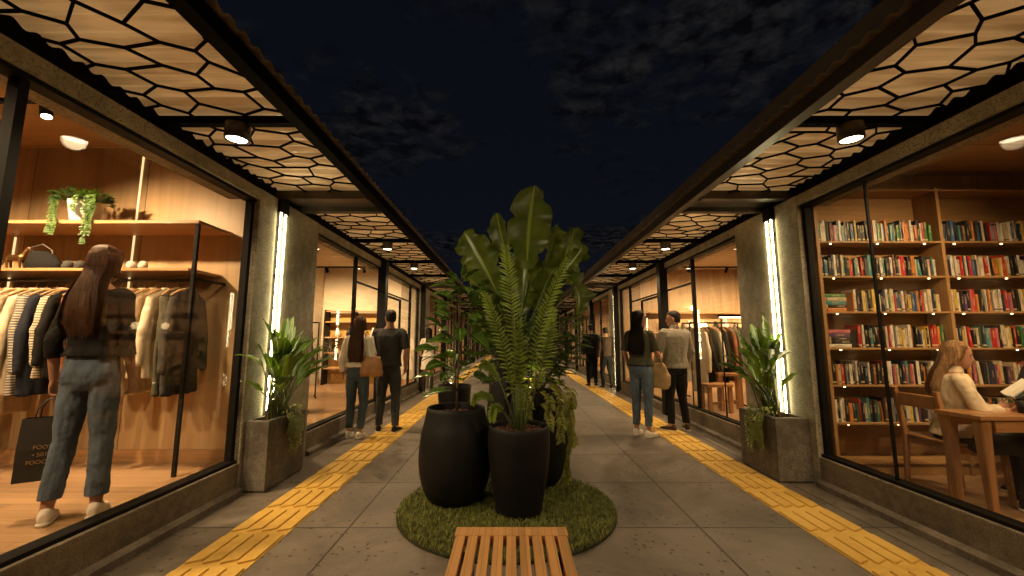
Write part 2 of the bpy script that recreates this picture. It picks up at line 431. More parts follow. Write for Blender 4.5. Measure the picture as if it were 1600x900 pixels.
def spot(name, loc, d, power, parent, size=120, blend=.6, c=WARM, radius=.05):
    l = bpy.data.lights.new(name, 'SPOT'); l.energy = power; l.color = c; l.spot_size = R(size); l.spot_blend = blend; l.shadow_soft_size = radius
    o = bpy.data.objects.new(name, l); col.objects.link(o); o.parent = parent; o.location = loc
    o.rotation_euler = V(d).to_track_quat('-Z', 'Y').to_euler(); return o

# ================================================================== GROUND
g = MB(); g.box(-60, 60, -12, 220, -.3, 0); tag(g.build('ground', M_PAVE), kind='structure')
XL, XR = -2.42, 2.87
def tactile_strip(x0, x1, name):
    rnd = random.Random(5); w = x1 - x0
    m = MB(); m.box(x0, x1, -2.4, 48, .0, .005)
    y = -2.4; t = .42; nb = 4
    while y < 48:
        m2 = y < 16
        for b in range(nb):
            bw = w / nb; xa = x0 + b * bw + .007; xb = x0 + (b + 1) * bw - .007
            st = .02
            ya = y + st; yb = y + t - .022; c = .012
            # raised bar: octagonal plan with a slanted end, chamfered sides
            P = [(xa + c, ya), (xb, ya + c * 3.4), (xb, yb - c), (xb - c, yb), (xa, yb - c * 3.4), (xa, ya + c)]
            z0, z1 = .005, .016
            cx0, cy0 = (xa + xb) / 2, (ya + yb) / 2
            q = [(cx0 + (px - cx0) * .93, cy0 + (py - cy0) * .985) for px, py in P]
            vs = [(px, py, z0) for px, py in P] + [(px, py, z1) for px, py in q]
            m._add(vs, [tuple(range(6, 12))] + [(i, (i + 1) % 6, 6 + (i + 1) % 6, 6 + i) for i in range(6)])
        y += t
    o = m.build('tactile_paving', M_TACT); tag(o, kind='structure')
tactile_strip(-1.99, -1.57, 'l'); tactile_strip(2.09, 2.51, 'r')

# ================================================================== STOREFRONTS
NM = 6
def yp(s, k): return ((3.8, 5.0) if s < 0 else (4.0, 5.15))[0] + 7 * k, ((3.8, 5.0) if s < 0 else (4.0, 5.15))[1] + 7 * k
CEIL = {(-1, 0): 3.33, (1, 0): 3.12}
ordn = ['nearest', 'second', 'third', 'fourth', 'fifth', 'sixth']
sidn = {-1: 'left', 1: 'right'}
def storefront(s, k):
    XW = XL if s < 0 else XR
    fx = lambda a: XW + s * a
    p0, p1 = yp(s, k); g0 = yp(s, k - 1)[1]; g1 = p0
    zc = CEIL.get((s, k), 3.30); FZ = .1 if (s, k) == (1, 0) else .2
    desc = {(-1, 0): 'clothes shop with rail, timber walls and woman inside, nearest on the left',
            (1, 0): 'bookshop with full shelves behind glass, nearest on the right',
            (-1, 1): 'cream walled boutique behind the walking couple on the left',
            (1, 1): 'timber lined clothes shop behind the standing couple on the right'}.get((s, k),
            '%s shop front from the camera along the %s row, lit warm inside' % (ordn[k], sidn[s]))
    root = empty('shop_front', (XW, g0, 0), 0, desc, 'shop', 'shops in the %s row' % sidn[s])
    O = tuple(root.location)
    mb = lambda: MB(O)
    wallm, ceilm = (M_PLAS, M_CEILP) if (s, k) == (-1, 1) else ((M_WWALL, M_WCEIL) if k == 0 else (M_WWALL, M_CEILP))
    # pillar halves either side of the light groove
    gy = p0 + (.37 if s < 0 else .42); gw = .15
    for a, b in ((p0, gy - gw / 2), (gy + gw / 2, p1)):
        mb().box(fx(0), fx(.14), a, b, 0, 2.80).build('pillar', M_CONC, root, bevel=.006)
    m = mb(); m.box(fx(.03), fx(.139), gy - gw / 2 + .001, gy + gw / 2 - .001, 0, 2.80)
    ch = m.build('light_groove', M_BLACK, root)
    m = mb(); m.box(fx(-.04), fx(.0295), gy - gw / 2 + .002, gy + gw / 2 - .002, 2.66, 2.80); m.build('groove_cap', M_BLACK, ch)
    for dy in (-.042, .042):
        m = mb(); m.tube([(fx(-.022), gy + dy, .1), (fx(-.022), gy + dy, 2.66)], .0085 if k < 2 else .014, 10); m.build('light_tube', M_LED, ch, True)
    for z in (.5, 1.25, 2.0, 2.5):
        m = mb(); m.box(fx(-.012), fx(.0295), gy - .05, gy + .05, z, z + .012); m.build('tube_clip', M_BLACK, ch)
    # header, sill, kerb
    mb().box(fx(0.002), fx(.30), g0, g1, 2.69, 2.794).build('header', M_CONC, root, bevel=.004)
    mb().box(fx(.102), fx(.45), g0, p1, 2.801, zc + .25).build('parapet', M_CONC, root)
    door = None
    if k >= 1: door = (g0 + 2.62, g0 + 4.15)
    runs = [(g0, g1)] if not door else [(g0, door[0]), (door[1], g1)]
    for a, b in runs:
        mb().box(fx(0), fx(.16), a, b, 0, .265).build('sill', M_SILL, root, bevel=.008)
        m = mb(); m._add([(fx(-.05), a, 0), (fx(-.05), b, 0), (fx(-.05), b, .045), (fx(-.05), a, .045), (fx(0.001), b, .065), (fx(0.001), a, .065), (fx(.001), a, 0), (fx(.001), b, 0)],
                         [(0, 1, 2, 3), (3, 2, 4, 5), (0, 3, 5, 6), (1, 7, 4, 2)]); m.build('kerb', M_KERB, root)
    if door:
        mb().box(fx(-.02), fx(.5), door[0] + .001, door[1] - .001, 0, .15).build('door_step', M_SILL, root, bevel=.006)
    # glazing
    gl = mb(); gl.box(fx(.075), fx(.083), g0 + .02, g1 - .02, .285, 2.665) if not door else None
    fr = mb()
    def vbar(y, w=.035, z0=.265, z1=2.69, d=.06): fr.box(fx(.05), fx(.05 + d), y - w / 2, y + w / 2, z0, z1)
    fr.box(fx(.03), fx(.125), g0 + .001, g1 - .001, 2.662, 2.689)
    for a, b in runs: fr.box(fx(.025), fx(.125), a + .001, b - .001, .266, .29)
    vbar(g0 + .02, .045); vbar(g1 - .02, .045)
    if k == 0:
        if s < 0: vbar(1.93, .045)
        else: vbar(3.27, .015, d=.02)
        if s > 0: vbar(.6, .03)
        win = fr.build('window_frame', M_BLACK, root)
        gl.build('pane', GLASS, win)
    else:
        m1 = g0 + 1.45; m2 = g0 + 5.0
        vbar(m1, .03); vbar(m2, .03)
        fr.box(fx(.05), fx(.09), m1, m2, 2.26, 2.285)
        win = fr.build('window_frame', M_BLACK, root)
        for a, b in ((g0, m1), (m1, door[0]), (door[1], m2), (m2, g1)):
            m = mb(); m.box(fx(.066), fx(.074), a + .018, b - .018, .285, 2.665); m.build('pane', GLASS, win)
        # door of glass with black frame, standing closed beside the post
        d = mb(); a, b = door
        d.box(fx(.06), fx(.10), a + .01, a + .05, .151, 2.24); d.box(fx(.06), fx(.10), b - .05, b - .01, .151, 2.24)
        d.box(fx(.06), fx(.10), a + .05, b - .05, 2.2, 2.24); d.box(fx(.06), fx(.10), a + .05, b - .05, .151, .2)
        dr = d.build('door', M_BLACK, root)
        m = mb(); m.box(fx(.077), fx(.084), a + .05, b - .05, .2, 2.2); m.build('door_pane', GLASS, dr)
        m = mb(); m.tube([(fx(.02), b - .12, .9), (fx(.02), b - .12, 1.5)], .012, 8); m.build('door_handle', M_METAL, dr)
        # black steel post standing proud at the door
        mb().box(fx(-.10), fx(.045), a - .16, a - .005, .0, 2.80).build('steel_post', M_BLACK, root)
        if k >= 2 or True:
            mb().box(fx(-.11), fx(-.002), p0 + .02, p0 + .14, 0, 2.80).build('steel_post', M_BLACK, root) if k >= 1 else None
    # room
    mb().box(fx(.162), fx(5.2), g0 - .05 if k else g0 - .4, p0 + .25, 0.001, FZ).build('floor', M_WFLOOR, root)
    mb().box(fx(.30), fx(5.2), g0 - .05 if k else g0 - .4, p0 + .25, zc, zc + .1).build('ceiling', ceilm, root)
    mb().box(fx(5.1), fx(5.25), g0 - .05 if k else g0 - .4, p0 + .25, FZ + .001, zc - .001).build('back_wall', wallm, root)
    pw = mb(); pw.box(fx(.142), fx(5.09), p0 + .25, p1 - .06, FZ + .001, zc - .001); pw.build('partition', wallm, root)
    pw = mb(); pw.box(fx(.125), fx(.46), p0 + .12, p0 + .2499, FZ + .001, zc - .001) if False else None
    mb().box(fx(.143), fx(5.09), p0 + .235, p0 + .249, FZ + .001, FZ + .12).build('skirting', M_WSHELF, root)
    if k == 0:
        mb().box(fx(.2), fx(5.09), g0 - .4, g0 - .3, FZ + .001, zc - .001).build('partition', wallm, root)
    mb().box(fx(-.0) + s * .46, fx(5.2), g0 if k else g0 - .4, p1 - .002 + (.6 if k == NM - 1 else 0), zc + .1, zc + .25).build('roof', M_GREY, root)
    return root
SF = {}
for s in (-1, 1):
    for k in range(NM): SF[s, k] = storefront(s, k)

M_EDGE = plain('weathered_sheet', (.22, .17, .12), .6, 0, 12, .3, .2)
# ================================================================== CANOPIES
XO = {-1: -1.53, 1: 2.0}
def clip(p, q, x0, x1, y0, y1):
    t0, t1 = 0., 1.; dx, dy = q[0] - p[0], q[1] - p[1]
    for a, b in ((-dx, p[0] - x0), (dx, x1 - p[0]), (-dy, p[1] - y0), (dy, y1 - p[1])):
        if abs(a) < 1e-9:
            if b < 0: return None
        else:
            r = b / a
            if a < 0: t0 = max(t0, r)
            else: t1 = min(t1, r)
    if t0 >= t1: return None
    return (p[0] + dx * t0, p[1] + dy * t0), (p[0] + dx * t1, p[1] + dy * t1)
def lattice(m, x0, x1, y0, y1, rnd):
    w, h = .325, .28; nodes = {}
    def nd(i, j):
        if (i, j) not in nodes:
            x = x0 - .35 + i * w / 2; y = y0 - .3 + (j // 2) * h * .75 + (j % 2) * h * .25
            # zig-zag rows of a honeycomb
            nodes[i, j] = (x + rnd.uniform(-.055, .055), y + rnd.uniform(-.045, .045))
        return nodes[i, j]
    ni = int((x1 - x0 + .8) / (w / 2)); nr = int((y1 - y0 + .8) / (h * .75))
    def zz(i, r):  # node i of zig-zag line r
        return nd(i, 2 * r + ((i + r) % 2))
    segs = []
    for r in range(nr):
        for i in range(ni):
            segs.append((zz(i, r), zz(i + 1, r)))
            if (i + r) % 2 == 1: segs.append((zz(i, r), zz(i, r + 1)))
    for p, q in segs:
        c = clip(p, q, x0, x1, y0, y1)
        if c:
            (a, b), (c_, d) = c
            if math.hypot(c_ - a, d - b) > .012:
                m.bar((a, b, 2.897), (c_, d, 2.897), .0125, .014)
def canopy(s, k):
    rnd = random.Random(7 * k + (s > 0) * 3)
    XW = XL if s < 0 else XR; xo = XO[s]; yc = 4.42 + 7 * k
    y0, y1 = yc - 7, yc
    if k == 0: y0 = -2.6
    root = empty('canopy', (xo, y0, 2.8), 0, 'honeycomb lattice canopy with corrugated panels, %s along the %s shop row' % (ordn[k], sidn[s]), 'canopy', 'canopies along the %s row' % sidn[s])
    O = tuple(root.location); mb = lambda: MB(O)
    xa, xb = sorted((xo, XW + s * .086))
    # corrugated sheet
    n = int((y1 - y0) / .015); m = mb()
    X0, X1 = sorted((xo + (-s) * .05, XW + s * .087))
    zf = lambda y: 2.945 + .014 * math.sin(2 * PI * y / .115)
    top = []; bot = []
    xs = [X0, X1]
    P = [[V((x, y0 + (y1 - y0) * i / n, zf(y0 + (y1 - y0) * i / n))) for x in xs] for i in range(n + 1)]
    Q = [[p + V((0, 0, .004)) for p in r] for r in P]
    m.quadgrid([list(reversed(r)) for r in P], False); m.quadgrid(Q, False)
    for idx in (0, 1):
        m.quadgrid([[P[i][idx], Q[i][idx]] if idx == 0 else [Q[i][idx], P[i][idx]] for i in range(n + 1)], False)
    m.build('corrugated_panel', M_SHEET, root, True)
    m = MB(O); xe = sorted((xo - s * .0505, xo - s * .118)); n = int((y1 - y0) / .02)
    P = [[V((x, y0 + (y1 - y0) * i / n, zf(y0 + (y1 - y0) * i / n))) for x in xe] for i in range(n + 1)]; Q = [[p + V((0, 0, .009)) for p in r] for r in P]
    m.quadgrid([list(reversed(r)) for r in P], False); m.quadgrid(Q, False)
    for idx in (0, 1): m.quadgrid([[P[i][idx], Q[i][idx]] if idx == 0 else [Q[i][idx], P[i][idx]] for i in range(n + 1)], False)
    m.build('corrugated_edge', M_EDGE, root, True)
    beams = [yc - 7 + 1.8, yc - 7 + 3.55, yc - 7 + 5.3]
    if k == 0: beams = [-.85 , .95, 2.72]
    edges = [(y0 if k == 0 else y0 + .25)]
    for b in beams: edges += [b - .035, b + .035]
    edges.append(y1 - .27)
    m = mb()
    for i in range(0, len(edges), 2): lattice(m, xa + .012, xb - .012, edges[i], edges[i + 1], rnd)
    m.build('lattice', M_LATT, root)
    for b in beams: mb().box(xa + .001, xb - .001, b - .03, b + .03, 2.85, 2.905).build('cross_beam', M_LATT, root) if s > 0 else mb().box(xa + .001, xb - .001, b - .03, b + .03, 2.85, 2.905).build('cross_beam', M_LATT, root)
    # heavy frame at the pillar
    w0, w1 = yc - .27, yc + (.25 if k < NM - 1 else .1)
    m = mb(); m.box(xa + .002, xb - .002, w0, w0 + .09, 2.82, 2.91); m.box(xa + .002, xb - .002, w0 + .09, w1 - .09, 2.87, 2.90); m.box(xa + .002, xb - .002, w1 - .09, w1, 2.82, 2.91)
    m.build('pillar_frame', M_BROWN, root)
    # long beams
    mb().box(XW + s * .088, XW + s * .100, y0, y1, 2.7955, 2.985).build('wall_beam', M_LATT, root)
    mb().box(xo - s * .001, xo - s * .09, y0, y1, 2.835, 2.928).build('edge_beam', M_LATT if s < 0 else M_BROWN, root)
    if s > 0:
        mb().box(xo - s * .03, xo - s * .07, y0, y1, 2.965, 3.105).build('roof_board', M_GREY, root)
    return root
for s in (-1, 1):
    for k in range(NM): canopy(s, k)
# canopy lamps
def canopy_lamp(x, y, label):
    t = empty('canopy_lamp', (x, y, 2.849), 0, label, 'lamp', 'cylinder lamps under the canopies')
    m = MB(); m.lathe([(.078, 0), (.078, -.11), (.070, -.112), (.066, -.10)], n=28); m.build('housing', M_BROWN, t, True)
    m = MB(); m.lathe([(.064, -.096), (.064, -.101)], n=24); m.build('diffuser', M_LAMP, t)
    spot('lamp_light', (0, 0, -.118), (0, 0, -1), 45 if y < 4 else (85 if y < 16 else 60), t, 150, .5, WARM, .06)
    return t
for s, xm in ((-1, -1.93), (1, 2.38)):
    i = 0
    for k in range(0, 5):
        ys = [2.72] if k == 0 else [4.42 + 7 * (k - 1) + 1.8, 4.42 + 7 * (k - 1) + 3.55]
        for y in ys:
            canopy_lamp(xm, y, '%s cylinder downlight from the camera under the %s canopy' % (['nearest', 'second', 'third', 'fourth', 'fifth', 'sixth', 'seventh', 'eighth', 'ninth'][i], sidn[s])); i += 1

for s, xm in ((-1, -1.93), (1, 2.38)):
    for y in ((.95, -.85) if s > 0 else (-.85,)): canopy_lamp(xm, y, 'cylinder downlight %s, under the %s canopy' % ('almost overhead of the bench' if y > 0 else 'behind the bench', sidn[s]))

# added spotlights, out of view on the canopy edges, to brighten the planting
for s in (-1, 1):
    for y, aim, pw in ((1.0, (-.1, 3.9, 2.1), 24), (.2, (.0, 3.6, 1.2), 18)):
        x = XO[s] - s * .045; t = empty('added_canopy_spot', (x, y, 2.834), 0, 'added black fill spotlight on the %s canopy edge, %s bench' % (sidn[s], 'level with the' if y > .5 else 'behind the'), 'spotlight', 'added fill spotlights on the canopy edges')
        d = (V(aim) - V((x, y, 2.77))).normalized(); c = V((0, 0, -.07))
        m = MB(); m.tube([c - d * .07, c + d * .07], .035, 18); m.build('head', M_BLACK, t, True)
        m = MB(); m.tube([c + d * .0701, c + d * .073], .029, 18); m.build('lens', M_LAMP, t)  # lens of the added spot
        m = MB(); m.box(-.01, .01, -.01, .01, -.05, 0); m.build('bracket', M_BLACK, t)
        spot('spotlight_beam', tuple(c + d * .09), d, pw * (3.0 if s < 0 else 1.2), t, 46, .8, (1, .80, .48), .03)

# far end of the lane: dark garden wall, trees
m = MB((0, 46, 0)); m.box(-14, 14, 46, 46.4, 0, 3.4)
tag(m.build('end_wall', M_GREY), 'dark plain wall closing the far end of the lane', 'wall')

# ================================================================== BENCH
t = empty('bench', (0, 1.62, 0), 0, 'slatted light timber bench in front of the grass mat with black pots', 'bench')
O = (0, 1.62, 0)
M_BENCH = wood('bench_timber', (.58, .315, .125), 'Y', (.031, 40), .35, .3, .8, .0006)
nb = 9; w = .53 / nb; x0 = -.268
for i in range(nb):
    m = MB(O); m.box(x0 + i * w + .0085, x0 + (i + 1) * w - .0085, 1.12, 2.03, .405, .4485); m.build('slat', M_BENCH, t, bevel=.002)
m = MB(O)
for i in range(18):
    m.box(x0 + i * .53 / 18 + .0002, x0 + (i + 1) * .53 / 18 - .0002, 2.0305, 2.118, .402, .449)
m.build('end_rail', M_BENCH, t, bevel=.0012)
m = MB(O); m.box(x0, x0 + .53, 1.02, 1.1195, .402, .449); m.build('end_rail', M_BENCH, t, bevel=.0015)
for x in (x0, x0 + .53 - .04):
    m = MB(O); m.box(x, x + .04, 1.14, 2.02, .33, .4045); m.build('side_rail', M_BENCH, t, bevel=.002)
for x in (-.22, .17):
    for y in (1.16, 1.92):
        m = MB(O); m.box(x, x + .05, y, y + .05, 0, .404); m.build('leg', M_BLACK, t)

# ================================================================== ROUND GRASS MAT
rnd = random.Random(3)
GC = (-.04, 3.53); GR = .87
m = MB((GC[0], GC[1], 0)); m.lathe([(GR, .0), (GR, .014), (GR - .012, .02)], (GC[0], GC[1], 0), 96)
M_TURFB = plain('turf_backing', (.03, .035, .012), .95, 0, 20, .4, .5)
tb = m.build('turf_mat', M_TURFB); tag(tb, 'round green artificial grass mat under the black pots', 'grass mat')
t_ = MT('grass_blades'); t_.set(Roughness=.6, Specular_IOR_Level=.25, Base_Color=t_.ramp(t_.noise(23, 4, .7), (.4, (.11, .135, .025)), (.5, (.19, .215, .045)), (.62, (.31, .30, .09)))); M_GRASS = t_.m
m = MB((GC[0], GC[1], 0))
for i in range(26000):
    a = rnd.uniform(0, 2 * PI); r = GR * math.sqrt(rnd.random()); x = GC[0] + r * math.cos(a); y = GC[1] + r * math.sin(a)
    if y > 4.0 and i % 2: continue
    h = rnd.uniform(.022, .045); b = rnd.uniform(0, 2 * PI); l = rnd.uniform(.2, 1.1) * h; w2 = rnd.uniform(.0013, .0026)
    dx, dy = math.cos(b), math.sin(b); px, py = -dy * w2, dx * w2
    m._add([(x - px, y - py, .012), (x + px, y + py, .012), (x + dx * l * .4 + px * .8, y + dy * l * .4 + py * .8, .012 + h * .65), (x + dx * l * .4 - px * .8, y + dy * l * .4 - py * .8, .012 + h * .65), (x + dx * l, y + dy * l, .012 + h)],
           [(0, 1, 2, 3), (3, 2, 4)])
tag(m.build('grass', M_GRASS), 'short olive green turf blades on the round mat', 'grass', kind='stuff')

# ================================================================== POTS
def pot(x, y, prof, label, soil_z=-.05, n=56):
    t = empty('plant_pot', (x, y, 0), 0, label, 'plant pot', 'black pots in the middle of the lane')
    rt = prof[-1][0]; zt = prof[-1][1]
    P = [(prof[0][0] * .9, .0)] + [(r, z) for r, z in prof] + [(rt - .006, zt + .008), (rt - .018, zt + .004), (rt - .022, zt - .02), (rt - .03, zt + soil_z - .03)]
    # round the profile
    Q = []
    for i in range(len(P) - 1):
        for j in range(3):
            f = j / 3; p0 = P[max(i - 1, 0)]; p1 = P[i]; p2 = P[i + 1]; p3 = P[min(i + 2, len(P) - 1)]
            if i < 1 or i >= len(prof): 
                Q.append((p1[0] + (p2[0] - p1[0]) * f, p1[1] + (p2[1] - p1[1]) * f)); continue
            q = [.5 * ((2 * p1[c]) + (-p0[c] + p2[c]) * f + (2 * p0[c] - 5 * p1[c] + 4 * p2[c] - p3[c]) * f * f + (-p0[c] + 3 * p1[c] - 3 * p2[c] + p3[c]) * f ** 3) for c in (0, 1)]
            Q.append(tuple(q))
    Q.append(P[-1])
    m = MB(); m.lathe(Q, n=n); m.build('shell', M_POT, t, True)
    rs = random.Random(int(x * 100) + 7); m = MB(); rr = rt - .03; z = zt + soil_z
    nr = 9; na = 30; G = [[V((rr * i / nr * math.cos(2 * PI * j / na), rr * i / nr * math.sin(2 * PI * j / na), z + (0 if i == nr else rs.uniform(-.006, .012)))) for j in range(na)] for i in range(nr + 1)]
    for r_ in G: r_.append(r_[0])
    m.quadgrid(G, False)
    for i in range(90):
        a = rs.uniform(0, 6.28); q = rr * math.sqrt(rs.random()) * .93; c = V((q * math.cos(a), q * math.sin(a), z + .01)); e = rs.uniform(.008, .02)
        m.ball(c, (e, e * rs.uniform(.5, 1), e * .6), 4)
    m.build('soil', M_SOIL, t)
    return t
pot(-.48, 3.62, [(.15, .005), (.235, .07), (.29, .22), (.305, .38), (.29, .56), (.262, .68), (.245, .775)], 'fat round bellied black pot at the front left of the grass mat', -.06)
pot(.055, 3.40, [(.175, .005), (.195, .12), (.225, .3), (.243, .46), (.248, .58), (.240, .665)], 'slim tapered black pot at the front of the mat with bark soil', -.035)
pot(.245, 4.02, [(.15, .005), (.225, .12), (.275, .34), (.285, .5), (.27, .68), (.24, .86)], 'tall black pot behind the slim one with trailing yellow green vine')
pot(-.02, 4.62, [(.25, .005), (.27, .2), (.265, .45), (.24, .75), (.20, .95)], 'tall conical black pot behind the palm holding the giant leaves')
pot(-.70, 5.1, [(.14, .005), (.17, .3), (.19, .6), (.205, .80)], 'small straight black pot behind the fat pot on the left')

# ================================================================== CONCRETE PLANTERS
def planter(x0, x1, y0, y1, h, label):
    xc = (x0 + x1) / 2; yc = (y0 + y1) / 2
    t = empty('concrete_planter', (xc, yc, 0), 0, label, 'planter')
    w = .035; m = MB((xc, yc, 0)); rs = random.Random(2)
    # open box with real walls: outer shell, rim and inner faces
    def ring(i, z): return [(x0 + i, y0 + i, z), (x1 - i, y0 + i, z), (x1 - i, y1 - i, z), (x0 + i, y1 - i, z)]
    vs = ring(.012, 0) + ring(0, .02) + ring(0, h - .008) + ring(.008, h) + ring(w, h) + ring(w + .003, h - .09)
    fs = [(3, 2, 1, 0)]
    for r in range(5):
        for k in range(4): q = (k + 1) % 4; fs.append((r * 4 + k, r * 4 + q, (r + 1) * 4 + q, (r + 1) * 4 + k))
    m._add(vs, fs); m.build('box', M_PLAN, t)
    m = MB((xc, yc, 0)); n = 12
    G = [[V((x0 + w + (x1 - x0 - 2 * w) * i / 6, y0 + w + (y1 - y0 - 2 * w) * j / n, h - .06 + rs.uniform(-.006, .008))) for j in range(n + 1)] for i in range(7)]
    m.quadgrid(G, False); m.build('soil', M_SOIL, t)
planter(-2.44 + .025, -2.2, 3.83, 4.50, .62, 'speckled concrete planter box against the left pillar with light tubes')
planter(2.54, 2.865, 4.08, 4.72, .60, 'speckled concrete planter box against the right pillar with light tubes')

# ================================================================== TRACK LIGHTS
def track(x0, x1, y, z, zc, heads, aim, power, label, size=95, rods=None, c=WARM):
    xc = (x0 + x1) / 2
    t = empty('track_light', (xc, y, zc), 0, label, 'track light')
    O = (xc, y, zc)
    m = MB(O); m.box(x0, x1, y - .017, y + .017, z, z + .03); m.build('rail', M_BLACK, t)
    for x in (rods or (x0 + .2 * (x1 - x0), x1 - .2 * (x1 - x0))):
        m = MB(O); m.tube([(x, y, z + .03), (x, y, zc)], .008, 8); m.lathe([(.03, zc - .012 ), (.03, zc - .001)], (x, y, 0), 16); m.build('rod', M_METAL, t)
    for i, x in enumerate(heads):
        d = V(aim[i % len(aim)]).normalized(); c0 = V((x, y, z - .05))
        m = MB(O); m.tube([c0 - d * .06, c0 + d * .06], .034, 16); m.box(x - .012, x + .012, y - .012, y + .012, z - .045, z + .001); h = m.build('head', M_BLACK, t)
        m = MB(O); m.tube([c0 + d * .0601, c0 + d * .063], .028, 16); m.build('lens', M_LAMP, h)
        if power: spot('track_spot', tuple(c0 + d * .075 - V(O)), d, power, t, size, .8, c, .04)
    return t
# left clothes shop
track(-5.2, -2.75, 2.72, 3.02, 3.33, (-4.55, -3.9, -3.3), [(-.1, .8, -1.2), (.25, .9, -1.0), (.3, -.1, -1)], 190, 'black track with spotlights on the ceiling of the left clothes shop', 110, (-4.1, -3.35))
track(-5.2, -2.75, 1.0, 3.02, 3.33, (-4.6, -3.3), [(-.1, .5, -1.2), (.2, .3, -1.0)], 150, 'black track nearer the camera in the left clothes shop', 120)
# bookshop
track(3.2, 5.0, 2.55, 2.86, 3.12, (3.5, 4.25, 4.8), [(.0, 1.0, -.9), (0, 1.0, -.9), (.05, .25, -1)], 62, 'black track with spotlights in front of the book shelves', 105, c=(1, .68, .34))
track(3.2, 5.0, 1.0, 2.86, 3.12, (3.6, 4.6), [(.1, .4, -1)], 62, 'black track nearer the camera in the bookshop', 120, c=(1, .68, .34))
# second shops
for s, xa, xb, nm in ((-1, -6.6, -2.8, 'cream boutique'), (1, 3.25, 7.0, 'timber lined clothes shop')):
    track(xa, xb, 9.1, 2.96, 3.30, [xa + (xb - xa) * f for f in (.2, .42, .64, .86)], [(0, .7, -.8)], 170, 'black track with four spotlights deep in the %s on the %s' % (nm, sidn[s]), 120)
    track(xa, xb, 6.3, 2.96, 3.30, [xa + (xb - xa) * f for f in (.3, .75)], [(-s * .2, .25, -1)], 240, 'black track with two spotlights near the front of the %s' % nm, 130)
for s in (-1, 1):
    xw = XL if s < 0 else XR
    for k in range(2, NM):
        yq = yp(s, k)[0] - 2.2
        xs = sorted((xw + s * .5, xw + s * 4.2))
        track(xs[0], xs[1], yq, 2.96, 3.30, [xs[0] + (xs[1] - xs[0]) * f for f in (.3, .7)], [(0, .3, -1)], 420, 'black track with two spotlights in the %s shop of the %s row' % (ordn[k], sidn[s]), 140)

# ================================================================== CLOTHES
def garment_meshes():
    out = {}
    for kind, L, sl, hw in (('shirt', .80, .56, .18), ('jacket', .95, .62, .19), ('long coat', 1.12, .64, .195), ('knit', .68, .58, .215), ('dress', 1.08, .2, .2)):
        for var in range(2):
            rs = random.Random(hash(kind) % 97 * 0 + len(kind) * 11 + var)
            m = MB(); z = lambda q: -q
            m.loft([((0, 0, .0), .02, .055, (1, 0, 0), (0, 1, 0)), ((0, 0, -.03), .026, .085, (1, 0, 0), (0, 1, 0)), ((0, 0, -.075), .028, .16, (1, 0, 0), (0, 1, 0)), ((0, 0, -.12), .030, hw, (1, 0, 0), (0, 1, 0)),
                    ((0, 0, -.3), .032, hw * .97, (1, 0, 0), (0, 1, 0)), ((rs.uniform(-.02, .02), 0, -L * .6), .034, hw * .95, (1, 0, 0), (0, 1, 0)), ((rs.uniform(-.02, .02), 0, -L), .040, hw * 1.05, (1, 0, 0), (0, 1, 0))], 24, .8)
            for sy in (-1, 1):
                e = rs.uniform(-.02, .04)
                m.limb([(0, sy * (hw - .03), -.115), (.01 + e, sy * (hw + .035), -.115 - sl * .5), (.02 + e * 2, sy * (hw + .03), -.115 - sl)], [.040, .035, .029])
            ph = rs.uniform(0, 9)
            dsp = lambda co: .014 * (noise.noise(V((co.x * 9 + ph, co.y * 26, co.z * 3.2))) ) * min(1, max(0, -co.z * 4)) + .004 * noise.noise(co * 40)
            out[kind, var] = skin_mesh(m, .014, 2, dsp)
    return out
GM = garment_meshes()
GCOL = {'black': (.014, .013, .013), 'charcoal': (.045, .042, .04), 'cream': (.60, .50, .36), 'beige': (.44, .33, .21), 'pale pink': (.50, .33, .25), 'olive': (.075, .07, .045), 'rust brown': (.20, .075, .03), 'navy': (.02, .022, .033), 'white': (.66, .6, .5), 'grey': (.19, .175, .155)}
GMAT = {c: cloth('cloth_' + c.replace(' ', '_'), v, (1, 1, .5)) for c, v in GCOL.items()}
GMAT['striped cream'] = cloth('cloth_striped_cream', (.55, .46, .33), stripes=((.05, .045, .04), 14))
GMAT['striped grey'] = cloth('cloth_striped_grey', (.12, .115, .11), stripes=((.5, .42, .32), 14))
def hanger_mesh():
    m = MB(); m.tube([(0, -.2, -.085), (0, -.12, -.035), (0, 0, -.005), (0, .12, -.035), (0, .2, -.085)], [.008, .011, .013, .011, .008], 8)
    m.tube([(0, 0, 0), (0, 0, .035), (0, .012, .05), (0, .012, .068), (0, 0, .078), (0, -.012, .068)], .003, 6); return m.mesh('hanger', M_WSHELF, True)
HANG = hanger_mesh()
def garment(x, y, z, kind, colour, label, group, rz=0, var=0, hanger=True):
    t = empty('garment', (x, y, z - .075), rz, label, 'garment', group)
    me = GM[kind, var].copy(); link({'jacket': 'jacket', 'shirt': 'shirt', 'long coat': 'coat', 'knit': 'sweater', 'dress': 'dress'}[kind], me, GMAT[colour], t)
    if hanger:
        o = bpy.data.objects.new('hanger', HANG); col.objects.link(o); o.parent = t
    return t
# wall rail unit of the left shop
t = empty('clothes_rail_unit', (-4.4, 3.8, .2), 0, 'timber shelves and black hanging rail along the wall of the left clothes shop', 'clothes rail')
O = (-4.4, 3.8, .2)
MB(O).box(-6.4, -2.83, 3.60, 4.045, 2.395, 2.425).build('shelf', M_WSHELF, t, bevel=.002)
MB(O).box(-6.4, -2.90, 3.62, 4.045, 1.965, 1.99).build('shelf', M_WSHELF, t, bevel=.002)
m = MB(O); m.tube([(-6.4, 3.74, 1.895), (-2.86, 3.74, 1.895)], .012, 10); m.build('rail', M_METAL, t, True)
for x in (-2.86, -5.3):
    m = MB(O); m.box(x - .014, x + .014, 3.62, 3.648, .2, 2.394); m.build('post', M_BLACK, t)
    m = MB(O); m.bar((x, 3.64, 1.895), (x, 4.04, 1.895), .02, .02); m.build('bracket', M_BLACK, t)
